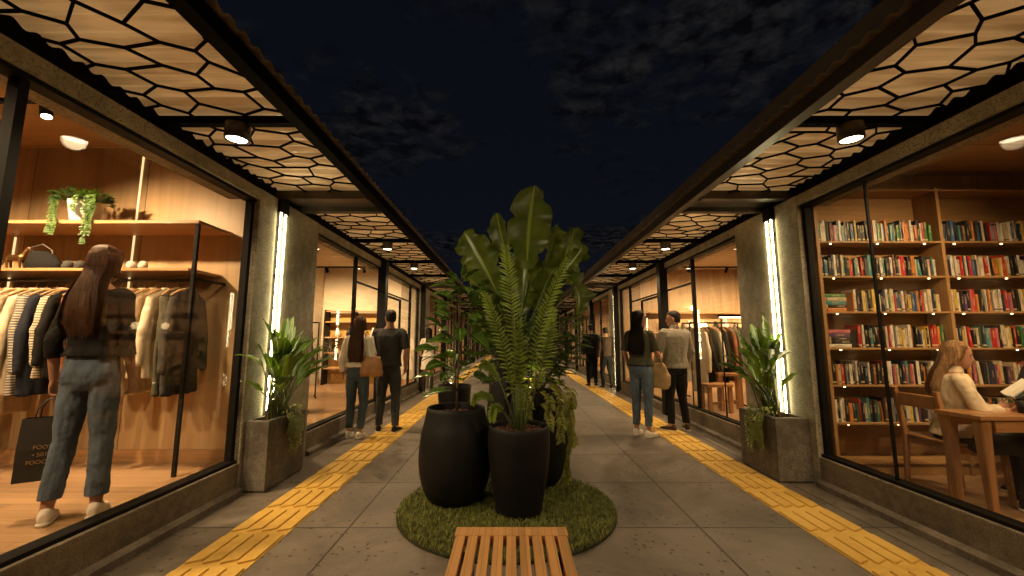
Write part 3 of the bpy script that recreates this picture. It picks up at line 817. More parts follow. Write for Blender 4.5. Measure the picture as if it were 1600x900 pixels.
# light lines in the wall
for x in (-3.82, -5.02):
    m = MB((x, 4.04, 1.9)); m.box(x - .007, x + .007, 4.040, 4.049, .34, 3.32 if x > -4 else 2.38)
    tag(m.build('light_line', M_LEDW), 'thin vertical light line in the timber wall, %s' % ('behind the woman' if x > -4 else 'behind the far end of the rail'), 'light strip')
seq = [('black', 'long coat'), ('charcoal', 'jacket'), ('black', 'jacket'), ('cream', 'shirt'), ('black', 'long coat'), ('charcoal', 'jacket'), ('cream', 'jacket'), ('black', 'long coat'), ('cream', 'jacket'), ('black', 'long coat'), ('pale pink', 'shirt'), ('cream', 'jacket'), ('beige', 'long coat'),
       ('cream', 'jacket'), ('striped grey', 'jacket'), ('navy', 'jacket'), ('striped cream', 'shirt'), ('black', 'shirt'), ('rust brown', 'jacket'), ('charcoal', 'shirt'), ('rust brown', 'knit'), ('olive', 'jacket'), ('cream', 'shirt'), ('cream', 'jacket'), ('beige', 'shirt'), ('cream', 'shirt'), ('olive', 'jacket'), ('charcoal', 'jacket')]
nth = ['first', 'second', 'third', 'fourth', 'fifth', 'sixth', 'seventh', 'eighth', 'ninth', 'tenth', 'eleventh', 'twelfth', 'thirteenth', 'fourteenth', 'fifteenth']
rnd = random.Random(11); x = -2.97; used = {}
n = len(seq)
for i in range(n):
    cl_, kd = seq[n - 1 - i]
    lab = '%s %s, %s garment from the %s end of the wall rail' % (cl_, kd, nth[i] if i < 14 else nth[n - 1 - i], 'right' if i < 14 else 'left')
    garment(x, 3.74, 1.895, kd, cl_, lab, 'clothes on the wall rail', rnd.uniform(-.10, .16), i % 2)
    x -= rnd.uniform(.08, .125)
# things on the shelves
def shoe_thing(x, y, z, rz, mtl, label, cat='shoe'):
    m = MB(); m.loft([((0, -.12, .03), .03, .028, (1, 0, 0), (0, 0, 1)), ((0, -.09, .04), .036, .045, (1, 0, 0), (0, 0, 1)), ((0, 0, .035), .036, .035, (1, 0, 0), (0, 0, 1)), ((0, .09, .028), .042, .026, (1, 0, 0), (0, 0, 1)), ((0, .14, .02), .03, .018, (1, 0, 0), (0, 0, 1))], 14)
    o = m.build('shoe', mtl, None, True); o.location = (x, y, z); o.rotation_euler = (0, 0, rz); tag(o, label, cat)
for i, (x, c, nm) in enumerate(((-4.12, 'charcoal', 'dark'), (-4.02, 'charcoal', 'dark'), (-3.86, 'beige', 'tan'), (-3.76, 'beige', 'tan'), (-3.58, 'white', 'pale'), (-3.48, 'white', 'pale'))):
    shoe_thing(x, 3.80, 1.992, .3 + .1 * i, GMAT[c], '%s leather shoe on the lower wall shelf, %s of its pair' % (nm, 'left one' if i % 2 == 0 else 'right one'))
t = empty('handbag', (-4.42, 3.8, 1.99), .3, 'dark leather handbag slumped on the lower wall shelf', 'handbag')
m = MB(); m.loft([((0, 0, .0), .13, .06, (1, 0, 0), (0, 1, 0)), ((.01, 0, .08), .14, .06, (1, 0, 0), (0, 1, 0)), ((-.01, 0, .15), .1, .04, (1, 0, 0), (0, 1, 0)), ((-.03, 0, .19), .05, .02, (1, 0, 0), (0, 1, 0))], 18)
m.build('bag_body', GMAT['black'], t, True)
m = MB(); m.tube([(-.1, 0, .13), (-.11, .01, .22), (-.03, .02, .26), (.05, .01, .2), (.07, 0, .12)], .008, 8); m.build('handle', M_BROWN, t, True)
t = empty('figurine', (-4.66, 3.78, 1.99), .2, 'small bronze horse figurine at the left of the handbag', 'figurine')
m = MB(); m.limb([(-.05, 0, .12), (.05, 0, .13)], [.03, .035]); m.limb([(.05, 0, .13), (.09, 0, .22)], [.028, .016]); m.limb([(.09, 0, .22), (.13, 0, .19)], [.018, .01])
for dx in (-.05, .05):
    for dy in (-.02, .02): m.limb([(dx, dy, .11), (dx + .01, dy, .005)], [.014, .007], 8)
m.limb([(-.07, 0, .13), (-.1, 0, .06)], [.008, .012], 8)
link('horse_body', skin_mesh(m, .006, 1), plain('bronze', (.16, .08, .03), .35, .8), t)

# ================================================================== BOOKSHOP
t = empty('bookcase', (4.9, 4.1, .1), 0, 'tall timber bookcase filling the bookshop wall with seven shelves', 'bookcase')
O = (4.9, 4.1, .1); YF, YB = 3.98, 4.235
BX = [3.04, 4.28, 5.52, 6.76]; SZ = [.22, .575, .925, 1.275, 1.625, 1.975, 2.325, 2.86]
for x in BX:
    MB(O).box(x - .016, x + .016, YF, YB, .101, 2.88).build('upright', M_WCASEZ, t, bevel=.001)
for i, z in enumerate(SZ):
    for j in range(3):
        MB(O).box(BX[j] + .0165, BX[j + 1] - .0165, YF + .003, YB, z - .018, z).build('shelf', M_WCASE, t, bevel=.001)
MB(O).box(BX[0], BX[3], YB - .012, YB + .002, .101, 2.87).build('back_panel', M_WCASE, t) 
MB(O).box(BX[0] + .01, BX[3] - .01, YF + .02, YF + .035, .101, SZ[0] - .023).build('plinth', M_WCASE, t)
# little puck lamps under the shelves
for i in range(1, 7):
    for j in range(2):
        for f in (.12, .5, .88):
            xx = BX[j] + (BX[j + 1] - BX[j]) * f; m = MB(O); m.lathe([(.008, SZ[i + 0] - .026), (.008, SZ[i] - .0185)], (xx, YF + .035, 0), 10); m.build('puck_lamp', M_GLOBE, t)
BCOL = {'black': (.02, .018, .018), 'white': (.62, .57, .48), 'red': (.42, .025, .02), 'orange': (.55, .2, .04), 'yellow': (.6, .42, .08), 'green': (.05, .17, .05), 'blue': (.04, .10, .22), 'teal': (.05, .2, .2), 'cream': (.55, .46, .3), 'brown': (.17, .075, .035), 'grey': (.22, .21, .2), 'purple': (.11, .05, .14), 'pink': (.5, .14, .16), 'navy': (.02, .03, .07)}
BW = [('black', 13), ('white', 6), ('red', 3), ('orange', 2), ('yellow', 2), ('green', 2), ('blue', 2), ('teal', 2), ('cream', 4), ('brown', 2), ('grey', 2), ('purple', 1), ('pink', 1), ('navy', 2)]
def bookmat(nm, c):
    t = MT('cover_' + nm); oi = t.n('ShaderNodeObjectInfo'); sp = t.n('ShaderNodeSeparateXYZ'); t.l(t.tc.outputs['Object'], sp.inputs[0])
    z = sp.outputs[2]; r = oi.outputs['Random']
    # printed title band on the spine
    z0 = t.math('ADD', t.math('MULTIPLY', r, .08), .06)
    d = t.math('ABSOLUTE', t.math('SUBTRACT', z, t.math('ADD', z0, .03)))
    inb = t.math('LESS_THAN', d, .035); inx = t.math('LESS_THAN', t.math('ABSOLUTE', sp.outputs[0]), .006)
    tx = t.math('GREATER_THAN', t.noise(1, 2, .5, t.mp((150, 1, 260))), .5)
    f = t.math('MULTIPLY', t.math('MULTIPLY', inb, inx), tx)
    band = t.math('MULTIPLY', t.math('LESS_THAN', t.math('ABSOLUTE', t.math('SUBTRACT', z, .022)), .008), t.math('GREATER_THAN', r, .5))
    lum = sum(c) / 3; ink = (.55, .45, .25) if lum < .2 else (.05, .04, .04)
    cc = t.mixc(t.math('MULTIPLY', t.math('MAXIMUM', f, band), .8), t.mixc(t.math('MULTIPLY', r, .5), c, tuple(x * .5 for x in c)), ink)
    t.set(Base_Color=cc, Roughness=.35, Specular_IOR_Level=.5); return t.m
M_PAGE = plain('book_pages', (.6, .53, .4), .9, 0, 60, .08, 0)
BM = {k: bookmat(k, v) for k, v in BCOL.items()}
def book_mesh(k, w, h, d):
    m = MB(); m.cm = 0; c = .002
    m.box(-w / 2, -w / 2 + c, .006, d, 0, h); m.box(w / 2 - c, w / 2, .006, d, 0, h)
    m.loft([((0, .004, 0.0005), w / 2, .005, (1, 0, 0), (0, 1, 0)), ((0, .004, h - .0005), w / 2, .005, (1, 0, 0), (0, 1, 0))], 10, .7)
    m.cm = 1; m.box(-w / 2 + c + .0001, w / 2 - c - .0001, .0085, d - .004, .003, h - .004)
    return m.mesh('book', [BM[k], M_PAGE])
BMESH = {}
rnd = random.Random(21)
def pick(): 
    tot = sum(w for _, w in BW); r = rnd.uniform(0, tot)
    for k, w in BW:
        r -= w
        if r <= 0: return k
    return 'black'
rown = {6: 'top', 5: 'second highest', 4: 'third highest', 3: 'middle', 2: 'third lowest', 1: 'second lowest', 0: 'lowest'}
bayn = ['left', 'middle', 'right']
nbk = 0; BPOS = []
book_ord = nth + 'sixteenth seventeenth eighteenth nineteenth twentieth twenty-first twenty-second twenty-third twenty-fourth twenty-fifth twenty-sixth twenty-seventh twenty-eighth twenty-ninth thirtieth thirty-first thirty-second thirty-third thirty-fourth thirty-fifth thirty-sixth thirty-seventh thirty-eighth thirty-ninth fortieth forty-first forty-second forty-third forty-fourth forty-fifth forty-sixth forty-seventh forty-eighth forty-ninth fiftieth fifty-first fifty-second fifty-third fifty-fourth fifty-fifth fifty-sixth fifty-seventh fifty-eighth fifty-ninth sixtieth'.split()
for row in range(6, 0, -1):
    for bay in range(2):
        xx = BX[bay] + .02; xe = BX[bay + 1] - .02
        if bay == 0 and row in (4, 3): xx += .30      # room for the lying piles
        if bay == 1: xe = 5.30
        if row == 1: xe = min(xe, 4.05) if bay == 0 else BX[bay] + .62
        idx = 0; z = SZ[row]
        base = rnd.uniform(.0, .02)
        while xx < xe - .05:
            k = pick(); w = rnd.choice((.013, .017, .02, .024, .029, .034)); hv = rnd.choice((.17, .19, .205, .22)); key = (k, w, hv)
            if key not in BMESH: BMESH[key] = book_mesh(k, w, hv, .15)
            if xx + w > xe: break
            tilt = 0
            if rnd.random() < .06 and idx: tilt = rnd.uniform(-.10, -.04)
            loc_ = (xx + w / 2 + (abs(tilt) * hv), YF + .02 + base + rnd.uniform(0, .018), z + .0006)
            BPOS.append((w * hv * (1.25 if bay == 0 else 1), key, loc_, tilt, k, idx, row, bay))
            xx += w + rnd.uniform(.0004, .003) + abs(tilt) * hv * 1.5; idx += 1; nbk += 1
BPOS.sort(key=lambda b: -b[0]); rest = bmesh.new(); rmats = list(BM.values()) + [M_PAGE]; kk = list(BM)
for n_, (_, key, loc_, tilt, k, idx, row, bay) in enumerate(BPOS):
    if n_ < 288:
        o = bpy.data.objects.new('book', BMESH[key]); col.objects.link(o); o.location = loc_; o.rotation_euler = (0, tilt, 0)
        tag(o, '%s book, %s from left, %s shelf, %s bay of the bookcase' % (k, book_ord[min(idx, len(book_ord) - 1)], rown[row], bayn[bay]), 'book', 'books in the bookcase')
    else:
        tmp = BMESH[key].copy(); tmp.transform(Matrix.Translation(loc_) @ Matrix.Rotation(tilt, 4, 'Y')); n0 = len(rest.faces); rest.from_mesh(tmp); rest.faces.ensure_lookup_table()
        for f in rest.faces[n0:]: f.material_index = kk.index(k) if f.material_index == 0 else len(kk)
        bpy.data.meshes.remove(tmp)
rm = bpy.data.meshes.new('books'); rest.to_mesh(rm); rest.free()
for q in rmats: rm.materials.append(q)
o = bpy.data.objects.new('books', rm); col.objects.link(o); tag(o, 'the thinnest books standing between the others on the bookcase shelves', 'books', kind='stuff')
# lying piles
for row in (4, 3):
    z = SZ[row]
    for j in range(5):
        k = pick(); key = (k, .034, .22)
        if key not in BMESH: BMESH[key] = book_mesh(*key, .15)
        o = bpy.data.objects.new('book', BMESH[key]); col.objects.link(o)
        o.location = (3.07, YF + .03, z + .018 + .0345 * j); o.rotation_euler = (0, PI / 2, rnd.uniform(-.04, .04))
        tag(o, '%s book lying in the left end pile, %s shelf, %s from the bottom' % (k, rown[row], nth[j]), 'book', 'books in the bookcase')
# table
t = empty('reading_table', (4.3, 3.28, .1), 0, 'long timber reading table beside the bookshop window', 'table')
O = (4.3, 3.28, .1); TZ = .82
MB(O).box(3.26, 5.1, 2.94, 3.26, TZ - .03, TZ).build('tabletop', M_WTABLE, t, bevel=.004)
for y in (2.965, 3.235): MB(O).box(3.37, 5.0, y - .012, y + .012, TZ - .11, TZ - .031).build('apron', M_WTABLE, t)
for x in (3.315, 5.04):
    for y in (2.99, 3.21):
        m = MB(O); m.loft([((x, y, .1), .022, .022, (1, 0, 0), (0, 1, 0)), ((x, y, TZ - .031), .042, .036, (1, 0, 0), (0, 1, 0))], 12, .45); m.build('leg', M_WFURN, t)
# chair: timber, faces +X
def make_chair(loc, rz, label):
    t = empty('chair', loc, rz, label, 'chair', 'timber chairs in the bookshop')
    m = MB(); m.box(-.21, .21, -.21, .21, .43, .455); m.build('seat', M_WFURN, t, bevel=.01)
    for x, y, zz in ((-.2, -.19, .84), (-.2, .19, .84), (.19, -.19, .43), (.19, .19, .43)):
        m = MB(); lean = -.05 if x < 0 else 0
        m.loft([((x - (.03 if x < 0 else -.02), y, 0), .016, .016, (1, 0, 0), (0, 1, 0)), ((x, y, .43), .022, .022, (1, 0, 0), (0, 1, 0))] + ([((x + lean, y, .84), .017, .02, (1, 0, 0), (0, 1, 0))] if x < 0 else []), 12, .5); m.build('leg', M_WFURN, t)
    m = MB(); m.loft([((-.235, y, .745), .012, .055, (1, 0, 0), (0, 0, 1)) for y in (-.175, -.09, 0, .09, .175)], 12, .4); 
    m.build('backrest', M_WFURN, t)
    for y in (-.19, .19): MB().box(-.19, .18, y - .012, y + .012, .37, .425).build('seat_rail', M_WFURN, t)
    MB().box(-.19, -.17, -.18, .18, .37, .425).build('seat_rail', M_WFURN, t)
    return t
ch = make_chair((3.62, 3.50, .1), -.06, 'timber chair under the seated reading woman')
c3 = copy_thing(ch, (4.62, 3.50, .1), PI, 'timber chair at the right edge under the person in dark trousers')
# red mug and papers on the table
t = empty('mug', (3.72, 3.06, TZ + .0005), 0, 'small dark mug on the reading table before the open book', 'mug')
m = MB(); m.lathe([(.03, 0), (.037, .01), (.038, .085), (.034, .085), (.033, .012)], n=24); m.build('cup', M_POT, t, True)
m = MB(); m.tube([(.036, 0, .07), (.06, 0, .065), (.062, 0, .03), (.037, 0, .02)], .005, 8); m.build('handle', M_POT, t, True)

# ================================================================== SECOND SHOPS
def k_far(l): return 'lane side' in l
def rack(x0, x1, y, z, zt, label, items, rz=0, side='right'):
    xc = (x0 + x1) / 2; w = (x1 - x0) / 2
    t = empty('clothes_rack', (xc, y, z), rz, label, 'clothes rack')
    m = MB(); m.tube([(-w, 0, zt), (w, 0, zt)], .013, 10); m.build('rail', M_BLACK, t, True)
    for x in (-w, w):
        m = MB(); m.tube([(x, 0, .03), (x, 0, zt)], .013, 10); m.build('post', M_BLACK, t, True)
        m = MB(); m.tube([(x, -.22, .02), (x, .22, .02)], .014, 10); m.build('foot', M_BLACK, t, True)
    mt = Matrix.Rotation(rz, 4, 'Z'); n = len(items)
    for i, (c, kd) in enumerate(items):
        p = mt @ V((-w + .15 + (2 * w - .3) * i / max(1, n - 1), 0, 0))
        garment(xc + p.x, y + p.y, z + zt, kd, c, '%s %s, %s from left on the %s' % (c, kd, nth[i], label.replace(' by the left lane side', ' on the left').replace(' by the right lane side', ' on the right').replace(' in the ', ', ') if k_far(label) else label.replace('right clothes shop', 'right shop')), 'clothes on free racks', rz + random.Random(i).uniform(-.2, .2), i % 2)
rack(3.12, 4.05, 7.3, .2, 1.45, 'front black rack in the right clothes shop', [('cream', 'long coat'), ('black', 'jacket'), ('olive', 'jacket'), ('cream', 'shirt'), ('black', 'jacket'), ('rust brown', 'knit'), ('grey', 'jacket')], .15)
rack(3.6, 5.1, 8.7, .2, 1.5, 'rear black rack in the right clothes shop', [('white', 'long coat'), ('cream', 'dress'), ('beige', 'long coat'), ('white', 'shirt'), ('black', 'jacket'), ('cream', 'jacket'), ('grey', 'shirt'), ('white', 'dress')], 0)
rack(-4.9, -3.9, 8.2, .2, 1.5, 'slim black rack in the left cream boutique', [('olive', 'long coat'), ('beige', 'jacket'), ('black', 'long coat'), ('charcoal', 'jacket')], .5)
rack(-3.9, -3.3, 6.6, .2, 1.5, 'short black rack in the left cream boutique', [('beige', 'dress'), ('cream', 'long coat'), ('rust brown', 'knit')], -.3)
# wall shelf with lit objects at the back of the right clothes shop
def wall_shelves(x0, x1, y, zs, label):
    xc = (x0 + x1) / 2
    t = empty('wall_shelf', (xc, y, zs[0]), 0, label, 'wall shelf'); O = (xc, y, zs[0])
    for z in zs: MB(O).box(x0, x1, y - .3, y, z, z + .035).build('shelf', M_WSHELF, t)
    for x in (x0, x1 - .03): MB(O).box(x + (.001 if x == x0 else -.001), x + .029, y - .28, y, .2, zs[0] - .001).build('support', M_WSHELF, t)
    m = MB(O); m.box(x0 + .03, x1 - .03, y - .05, y - .03, zs[0] - .012, zs[0] - .001); m.build('light_strip', M_LEDW, t)
wall_shelves(3.7, 7.6, 11.24, (1.55, 2.05), 'timber wall shelves with glowing lamps at the back of the right clothes shop')
rnd = random.Random(4)
def globe_lamp(x, y, z, r, label):
    t = empty('globe_lamp', (x, y, z), 0, label, 'table lamp', 'glowing lamps on the shelf')
    m = MB(); m.lathe([(r * .5, 0), (r * .5, .015), (r * .2, .03), (r * .2, .05)], n=16); m.build('base', M_BROWN, t)
    m = MB(); m.ball((0, 0, .05 + r * .95), r, 14); m.build('globe', M_GLOBE, t, True)
for i, (x, r) in enumerate(((4.35, .09), (5.15, .1), (6.35, .11))):
    globe_lamp(x, 11.08, 1.586, r, ['small glowing globe lamp at the left of the shelf', 'glowing globe lamp in the middle of the shelf', 'largest glowing globe lamp at the right of the shelf'][i])
globe_lamp(4.9, 11.08, 2.086, .07, 'smallest glowing globe lamp on the upper shelf')
def vase(x, y, z, h, mt, label):
    o = MB(); k = h / .3; o.lathe([(.05 * k, 0), (.085 * k, .06 * k), (.09 * k, .13 * k), (.05 * k, .22 * k), (.03 * k, .26 * k), (.042 * k, .3 * k)], n=20); o = o.build('vase', mt, None, True); o.location = (x, y, z); tag(o, label, 'vase', 'vases on the wall shelf')
for i, (x, h, mt, nm) in enumerate(((4.05, .3, M_POT, 'dark'), (4.6, .22, M_BROWN, 'bronze'), (4.78, .3, M_WHITEP, 'white'), (5.5, .26, M_POT, 'dark'), (5.75, .34, M_WHITEP, 'white'), (6.0, .2, M_BROWN, 'bronze'), (6.8, .3, M_POT, 'dark'), (7.05, .22, M_WHITEP, 'white'))):
    vase(x, 11.08, 1.586, h, mt, '%s vase, %s from the left on the lower shelf of the right clothes shop' % (nm, nth[i]))
# long light bar over the display
t = empty('light_bar', (3.62, 6.2, 1.68), 0, 'black display frame with a white light bar in the right clothes shop', 'light bar')
m = MB(); m.box(-.5, .9, -.02, .02, .012, .05); m.build('frame', M_BLACK, t)
m = MB(); m.box(-.48, .88, -.014, .014, .0, .0115); m.build('light_strip', emis('white_bar', (1, .85, .6), 9), t)
for x in (-.46, .85):
    m = MB(); m.tube([(x, 0, -1.48), (x, 0, .012)], .012, 8); m.build('post', M_BLACK, t)
# stools / benches on the floor
def stool(x, y, z, rz, w, h, label):
    t = empty('display_stool', (x, y, z), rz, label, 'stool', 'display stools in the right clothes shop')
    MB().box(-w / 2, w / 2, -.15, .15, h - .045, h).build('seat', M_WFURN, t, bevel=.004)
    for dx in (-w / 2 + .04, w / 2 - .04):
        for dy in (-.11, .11): MB().box(dx - .03, dx + .03, dy - .022, dy + .022, 0, h - .0455).build('leg', M_WFURN, t)
    MB().box(-w / 2 + .07, w / 2 - .07, -.015, .015, .12, .16).build('stretcher', M_WFURN, t)
stool(3.28, 6.75, .2, .1, .42, .45, 'timber display stool nearest the window of the right clothes shop')
stool(3.62, 6.98, .2, -.3, .36, .6, 'taller timber display stool behind the nearest one')
# cream boutique: inner wall with opening and cabinet
t = empty('inner_wall', (-5.0, 8.9, .2), 0, 'cream inner wall with timber jamb dividing the left boutique', 'partition wall'); O = (-5.0, 8.9, .2)
MB(O).box(-6.0, -5.35, 8.4, 8.5, .201, 3.299).build('panel', M_PLAS, t)
MB(O).box(-5.348, -5.25, 8.36, 8.54, .201, 3.299).build('jamb', M_WCASEZ, t)
MB(O).box(-5.2, -5.1, 8.8, 11.0, .201, 3.299).build('return_wall', M_PLAS, t)
t = empty('display_cabinet', (-4.2, 10.85, .2), 0, 'lit ochre display cabinet with dark goods at the back of the left boutique', 'cabinet'); O = (-4.2, 10.85, .2)
MB(O).box(-4.9, -3.4, 11.02, 11.04, .201, 2.1).build('back_panel', plain('ochre_panel', (.5, .3, .08), .7), t)
for z in (.6, 1.0, 1.4, 1.8, 2.08): MB(O).box(-4.87, -3.43, 10.72, 11.019, z, z + .025).build('shelf', M_WSHELF, t)
for x in (-4.9, -4.15, -3.43): MB(O).box(x, x + .029, 10.7, 11.019, .201, 2.13).build('upright', M_BLACK, t)
MB(O).box(-4.86, -3.44, 10.98, 11.0, 2.06, 2.079).build('light_strip', M_LEDW, t)
rnd = random.Random(8)
for i in range(9):
    mt_ = [M_POT, M_WHITEP, M_BROWN][i % 3]; vase(-4.75 + .15 * i + (.04 if i > 3 else 0), 10.86, [1.0255, 1.4255][i % 2], .24, mt_, '%s vase, %s from the left in the ochre cabinet of the left boutique' % (['dark', 'white', 'bronze'][i % 3], nth[i]))
# further shops: one rack each
for s in (-1, 1):
    xw = XL if s < 0 else XR
    for k in (2, 3):
        y = yp(s, k)[0] - 1.4
        rack(xw + s * 2.0 - .5, xw + s * 2.0 + .5, y, .2, 1.5, 'black rack in the %s shop by the %s lane side' % (ordn[k], sidn[s]), [('cream', 'jacket'), ('black', 'jacket'), ('beige', 'long coat'), ('charcoal', 'jacket')], .2)

# ================================================================== PLANTS
L_BAN = leafmat('giant_leaf', (.065, .095, .012), (.135, .175, .024), .30, .32)
L_PALM = leafmat('palm_leaflet', (.13, .19, .02), (.25, .33, .04), .4, .28)
L_FIC = leafmat('glossy_dark_leaf', (.05, .10, .016), (.11, .19, .03), .25, .15)
L_BOP = leafmat('paddle_leaf', (.065, .12, .02), (.13, .20, .035), .33, .28)
L_VINE = leafmat('vine_leaf', (.16, .18, .03), (.30, .30, .05), .4, .25)
L_TRAIL = leafmat('pale_trailing_leaf', (.20, .24, .06), (.36, .40, .11), .45, .25)
L_SHRUB = leafmat('shrub_leaf', (.045, .075, .014), (.10, .14, .028), .35, .22)
L_IVY = leafmat('ivy_leaf', (.035, .085, .02), (.09, .16, .035), .4, .25)
M_STEM = plain('green_stem', (.09, .12, .03), .5, 0, 14, .3, .2)
M_TRUNK = plain('brown_stem', (.11, .062, .03), .8, 0, 40, .4, .6)
M_DRY = plain('dry_sheath', (.16, .10, .045), .85, 0, 30, .4, .6)
def blade(m, pts, width, normal, nseg=14, nw=6, fold=.25, wave=.0, prof=None, rs=None, tipcurl=0, splits=0):
    """a leaf blade along a curved midrib pts (3 control points) facing `normal`"""
    A, B, C = [V(p) for p in pts]; nrm = V(normal).normalized(); P = []
    ph = rs.uniform(0, 9) if rs else 0
    prof = prof or (lambda t: math.sin(PI * min(1, t ** .72)) ** .75)
    prev = None
    for i in range(nseg + 1):
        t = i / nseg; c = A * (1 - t) ** 2 + B * 2 * t * (1 - t) + C * t * t
        tan = ((B - A) * (1 - t) + (C - B) * t).normalized()
        x = tan.cross(nrm)
        if x.length < .05: x = prev or V((1, 0, 0))
        x.normalize(); prev = x; n = x.cross(tan).normalized()
        w = max(.004, prof(t)) * width / 2; row = []
        for j in range(nw + 1):
            u = j / nw * 2 - 1; a = abs(u)
            side = 1 if u > 0 else -1
            wv = wave * math.sin(ph + t * 19 + side * 1.3) * a * a + wave * .6 * math.sin(ph * 2 + t * 41 + side) * a ** 3
            notch = 0
            if splits: notch = max(0, math.sin(ph * 3 + t * splits + side * 2) - .86) * 2.2 * a
            row.append(c + x * (u * w * (1 - .10 * a) * (1 - notch)) + n * (a * w * fold + wv) - tan * (a * a * w * .12))
        P.append(row)
    m.quadgrid(P)
def plant(name_label, cat, loc): return empty('potted_plant', loc, 0, name_label, cat)

# --- giant-leaved plant
rs = random.Random(5)
root = (0.02, 4.50, .9)
t = plant('giant paddle leaved plant, tallest in the middle of the lane', 'plant', root)
def big_leaf(base, tip, width, facing, bend=(0, 0, 0), wave=.02, fold=.18, splits=0):
    b = V(base); e = V(tip); mid = b.lerp(e, .5) + V(bend)
    m = MB(root); blade(m, (b, mid, e), width, facing, 26, 10, fold, wave, lambda q: max(.06, min(1, (q * 2.2 + .10)) ** .7 * (1 - max(0, (q - .55) / .46) ** 2.6) ** .62 if q < .995 else .06), rs, 0, splits)
    o = m.build('leaf', L_BAN, t, True)
    s = MB(root); r0 = V(root) + V((rs.uniform(-.06, .06), rs.uniform(-.06, .06), -.05)); md = r0.lerp(b, .55) + V(((b.x - r0.x) * -.25, 0, .05))
    pts = [r0 * (1 - q) ** 2 + md * 2 * q * (1 - q) + b * q * q for q in [i / 10 for i in range(11)]]
    d = (mid - b); pts += [b + d * .3 + V((0, .006, 0))]
    s.tube(pts, [.024 - .0015 * i for i in range(11)] + [.006], 8); s.build('leaf_stalk', M_STEM, t, True)
F = (0, -1, .15)
big_leaf((.16, 4.25, 2.09), (.25, 4.32, 3.03), .53, (.12, -1, .1), (-.04, .10, .02), .030, .16, 9)
big_leaf((-.03, 4.4, 2.15), (-.17, 4.45, 2.76), .26, (-.55, -.8, .1), (-.02, 0, .03), .02, .5)
big_leaf((-.10, 4.2, 1.72), (-.50, 4.15, 2.46), .42, (-.45, -.8, .5), (-.04, -.06, .14), .045, .3, 13)
big_leaf((.34, 4.25, 1.78), (.66, 4.2, 2.52), .42, (.6, -.7, .35), (.07, -.08, .07), .060, .45, 7)
big_leaf((.34, 4.35, 2.1), (.50, 4.4, 2.62), .26, (.5, -.8, -.2), (.03, 0, .03), .03, .6)
big_leaf((.42, 4.1, 1.92), (.70, 4.0, 2.26), .17, (.3, -.7, .6), (.05, 0, .03), .02, .4)
big_leaf((.40, 4.0, 2.02), (.62, 3.95, 1.58), .34, (.6, -.6, .5), (.22, -.05, .10), .04, .3, 15)
big_leaf((-.16, 4.1, 1.62), (-.50, 3.95, 2.02), .28, (-.1, -.6, .8), (-.02, 0, .08), .03, .25, 0)
big_leaf((-.08, 4.3, 1.55), (-.30, 4.2, 2.05), .34, (-.2, -.9, .3), (.0, 0, .05), .03, .3, 11)
big_leaf((.28, 4.35, 1.62), (.44, 4.3, 2.12), .40, (.2, -.95, .2), (.02, 0, .03), .03, .25, 12)
big_leaf((.10, 4.35, 1.62), (.12, 4.40, 2.38), .44, (-.2, -1, .15), (.06, .06, .02), .045, .3, 11)
big_leaf((-.2, 4.4, 1.3), (-.45, 4.3, 1.62), .26, (-.2, -.7, .6), (-.02, 0, .08), .03, .25, 0)
m = MB(root); 
for i in range(5):
    a = i * 1.26; m.tube([(root[0] + .05 * math.cos(a), root[1] + .05 * math.sin(a), .86), (root[0] + .07 * math.cos(a) , root[1] + .07 * math.sin(a), 1.25)], [.035, .02], 8)
m.build('sheath', M_DRY, t, True)

# --- palm with feather fronds
root = (.065, 3.40, .64)
t = plant('feather palm with upright yellow green fronds in the slim front pot', 'palm', root)
m = MB(root); st = MB(root); rs = random.Random(9)
def frond(base, ctl, tip, ll, n=34, face=(0, -1, .1), t0=.25):
    A, B, C = V(base), V(ctl), V(tip); f = V(face).normalized(); pts = []
    for i in range(25):
        q = i / 24; pts.append(A * (1 - q) ** 2 + B * 2 * q * (1 - q) + C * q * q)
    st.tube(pts, [.0085 * (1 - .75 * i / 24) for i in range(25)], 6)
    for i in range(n):
        q = t0 + (1 - t0) * (i / (n - 1)) ** .95
        c = A * (1 - q) ** 2 + B * 2 * q * (1 - q) + C * q * q; tan = ((B - A) * (1 - q) + (C - B) * q).normalized()
        x = tan.cross(f).normalized(); L = ll * (math.sin(PI * (.12 + .80 * (q - t0) / (1 - t0))) ** .6) * rs.uniform(.9, 1.08)
        for sd in (-1, 1):
            d = (x * sd * .95 + tan * (.50 + .75 * (i / n)) + f * rs.uniform(.0, .5) + V((rs.uniform(-.12, .12), rs.uniform(-.12, .12), rs.uniform(-.16, .1)))).normalized(); L *= rs.uniform(.82, 1.1)
            e = c + d * L + V((0, 0, -.26 * L)); md = c.lerp(e, .5) + V((0, 0, .09 * L)) + f * .02
            blade(m, (c, md, e), .0165 + .005 * rs.random(), (f + x * sd * .3), 4, 2, .4, 0, lambda z: (1 - z ** 3) * min(1, .45 + z * 4))
B0 = V(root)
frond(B0 + V((-.02, .0, 0)), (.02, 3.45, 1.55), (-.05, 3.28, 2.10), .13, 30, t0=.40)
frond(B0 + V((.03, .01, 0)), (.16, 3.45, 1.45), (.44, 3.26, 1.98), .12, 30, (.1, -1, .1), t0=.34)
frond(B0 + V((-.03, .0, 0)), (-.02, 3.35, 1.3), (-.21, 3.14, 1.70), .10, 26, (-.2, -1, .2), t0=.3)
frond(B0 + V((.01, -.03, 0)), (.06, 3.28, 1.05), (.05, 3.20, 1.56), .11, 26, (0, -1, 0), t0=.2)
frond(B0 + V((.03, .02, 0)), (.30, 3.5, 1.25), (.36, 3.6, 1.62), .12, 26, (.2, -1, .1), t0=.3)
frond(B0 + V((-.03, .03, 0)), (-.16, 3.5, 1.25), (-.26, 3.5, 1.12), .08, 24, (-.3, -.8, .5), t0=.4)
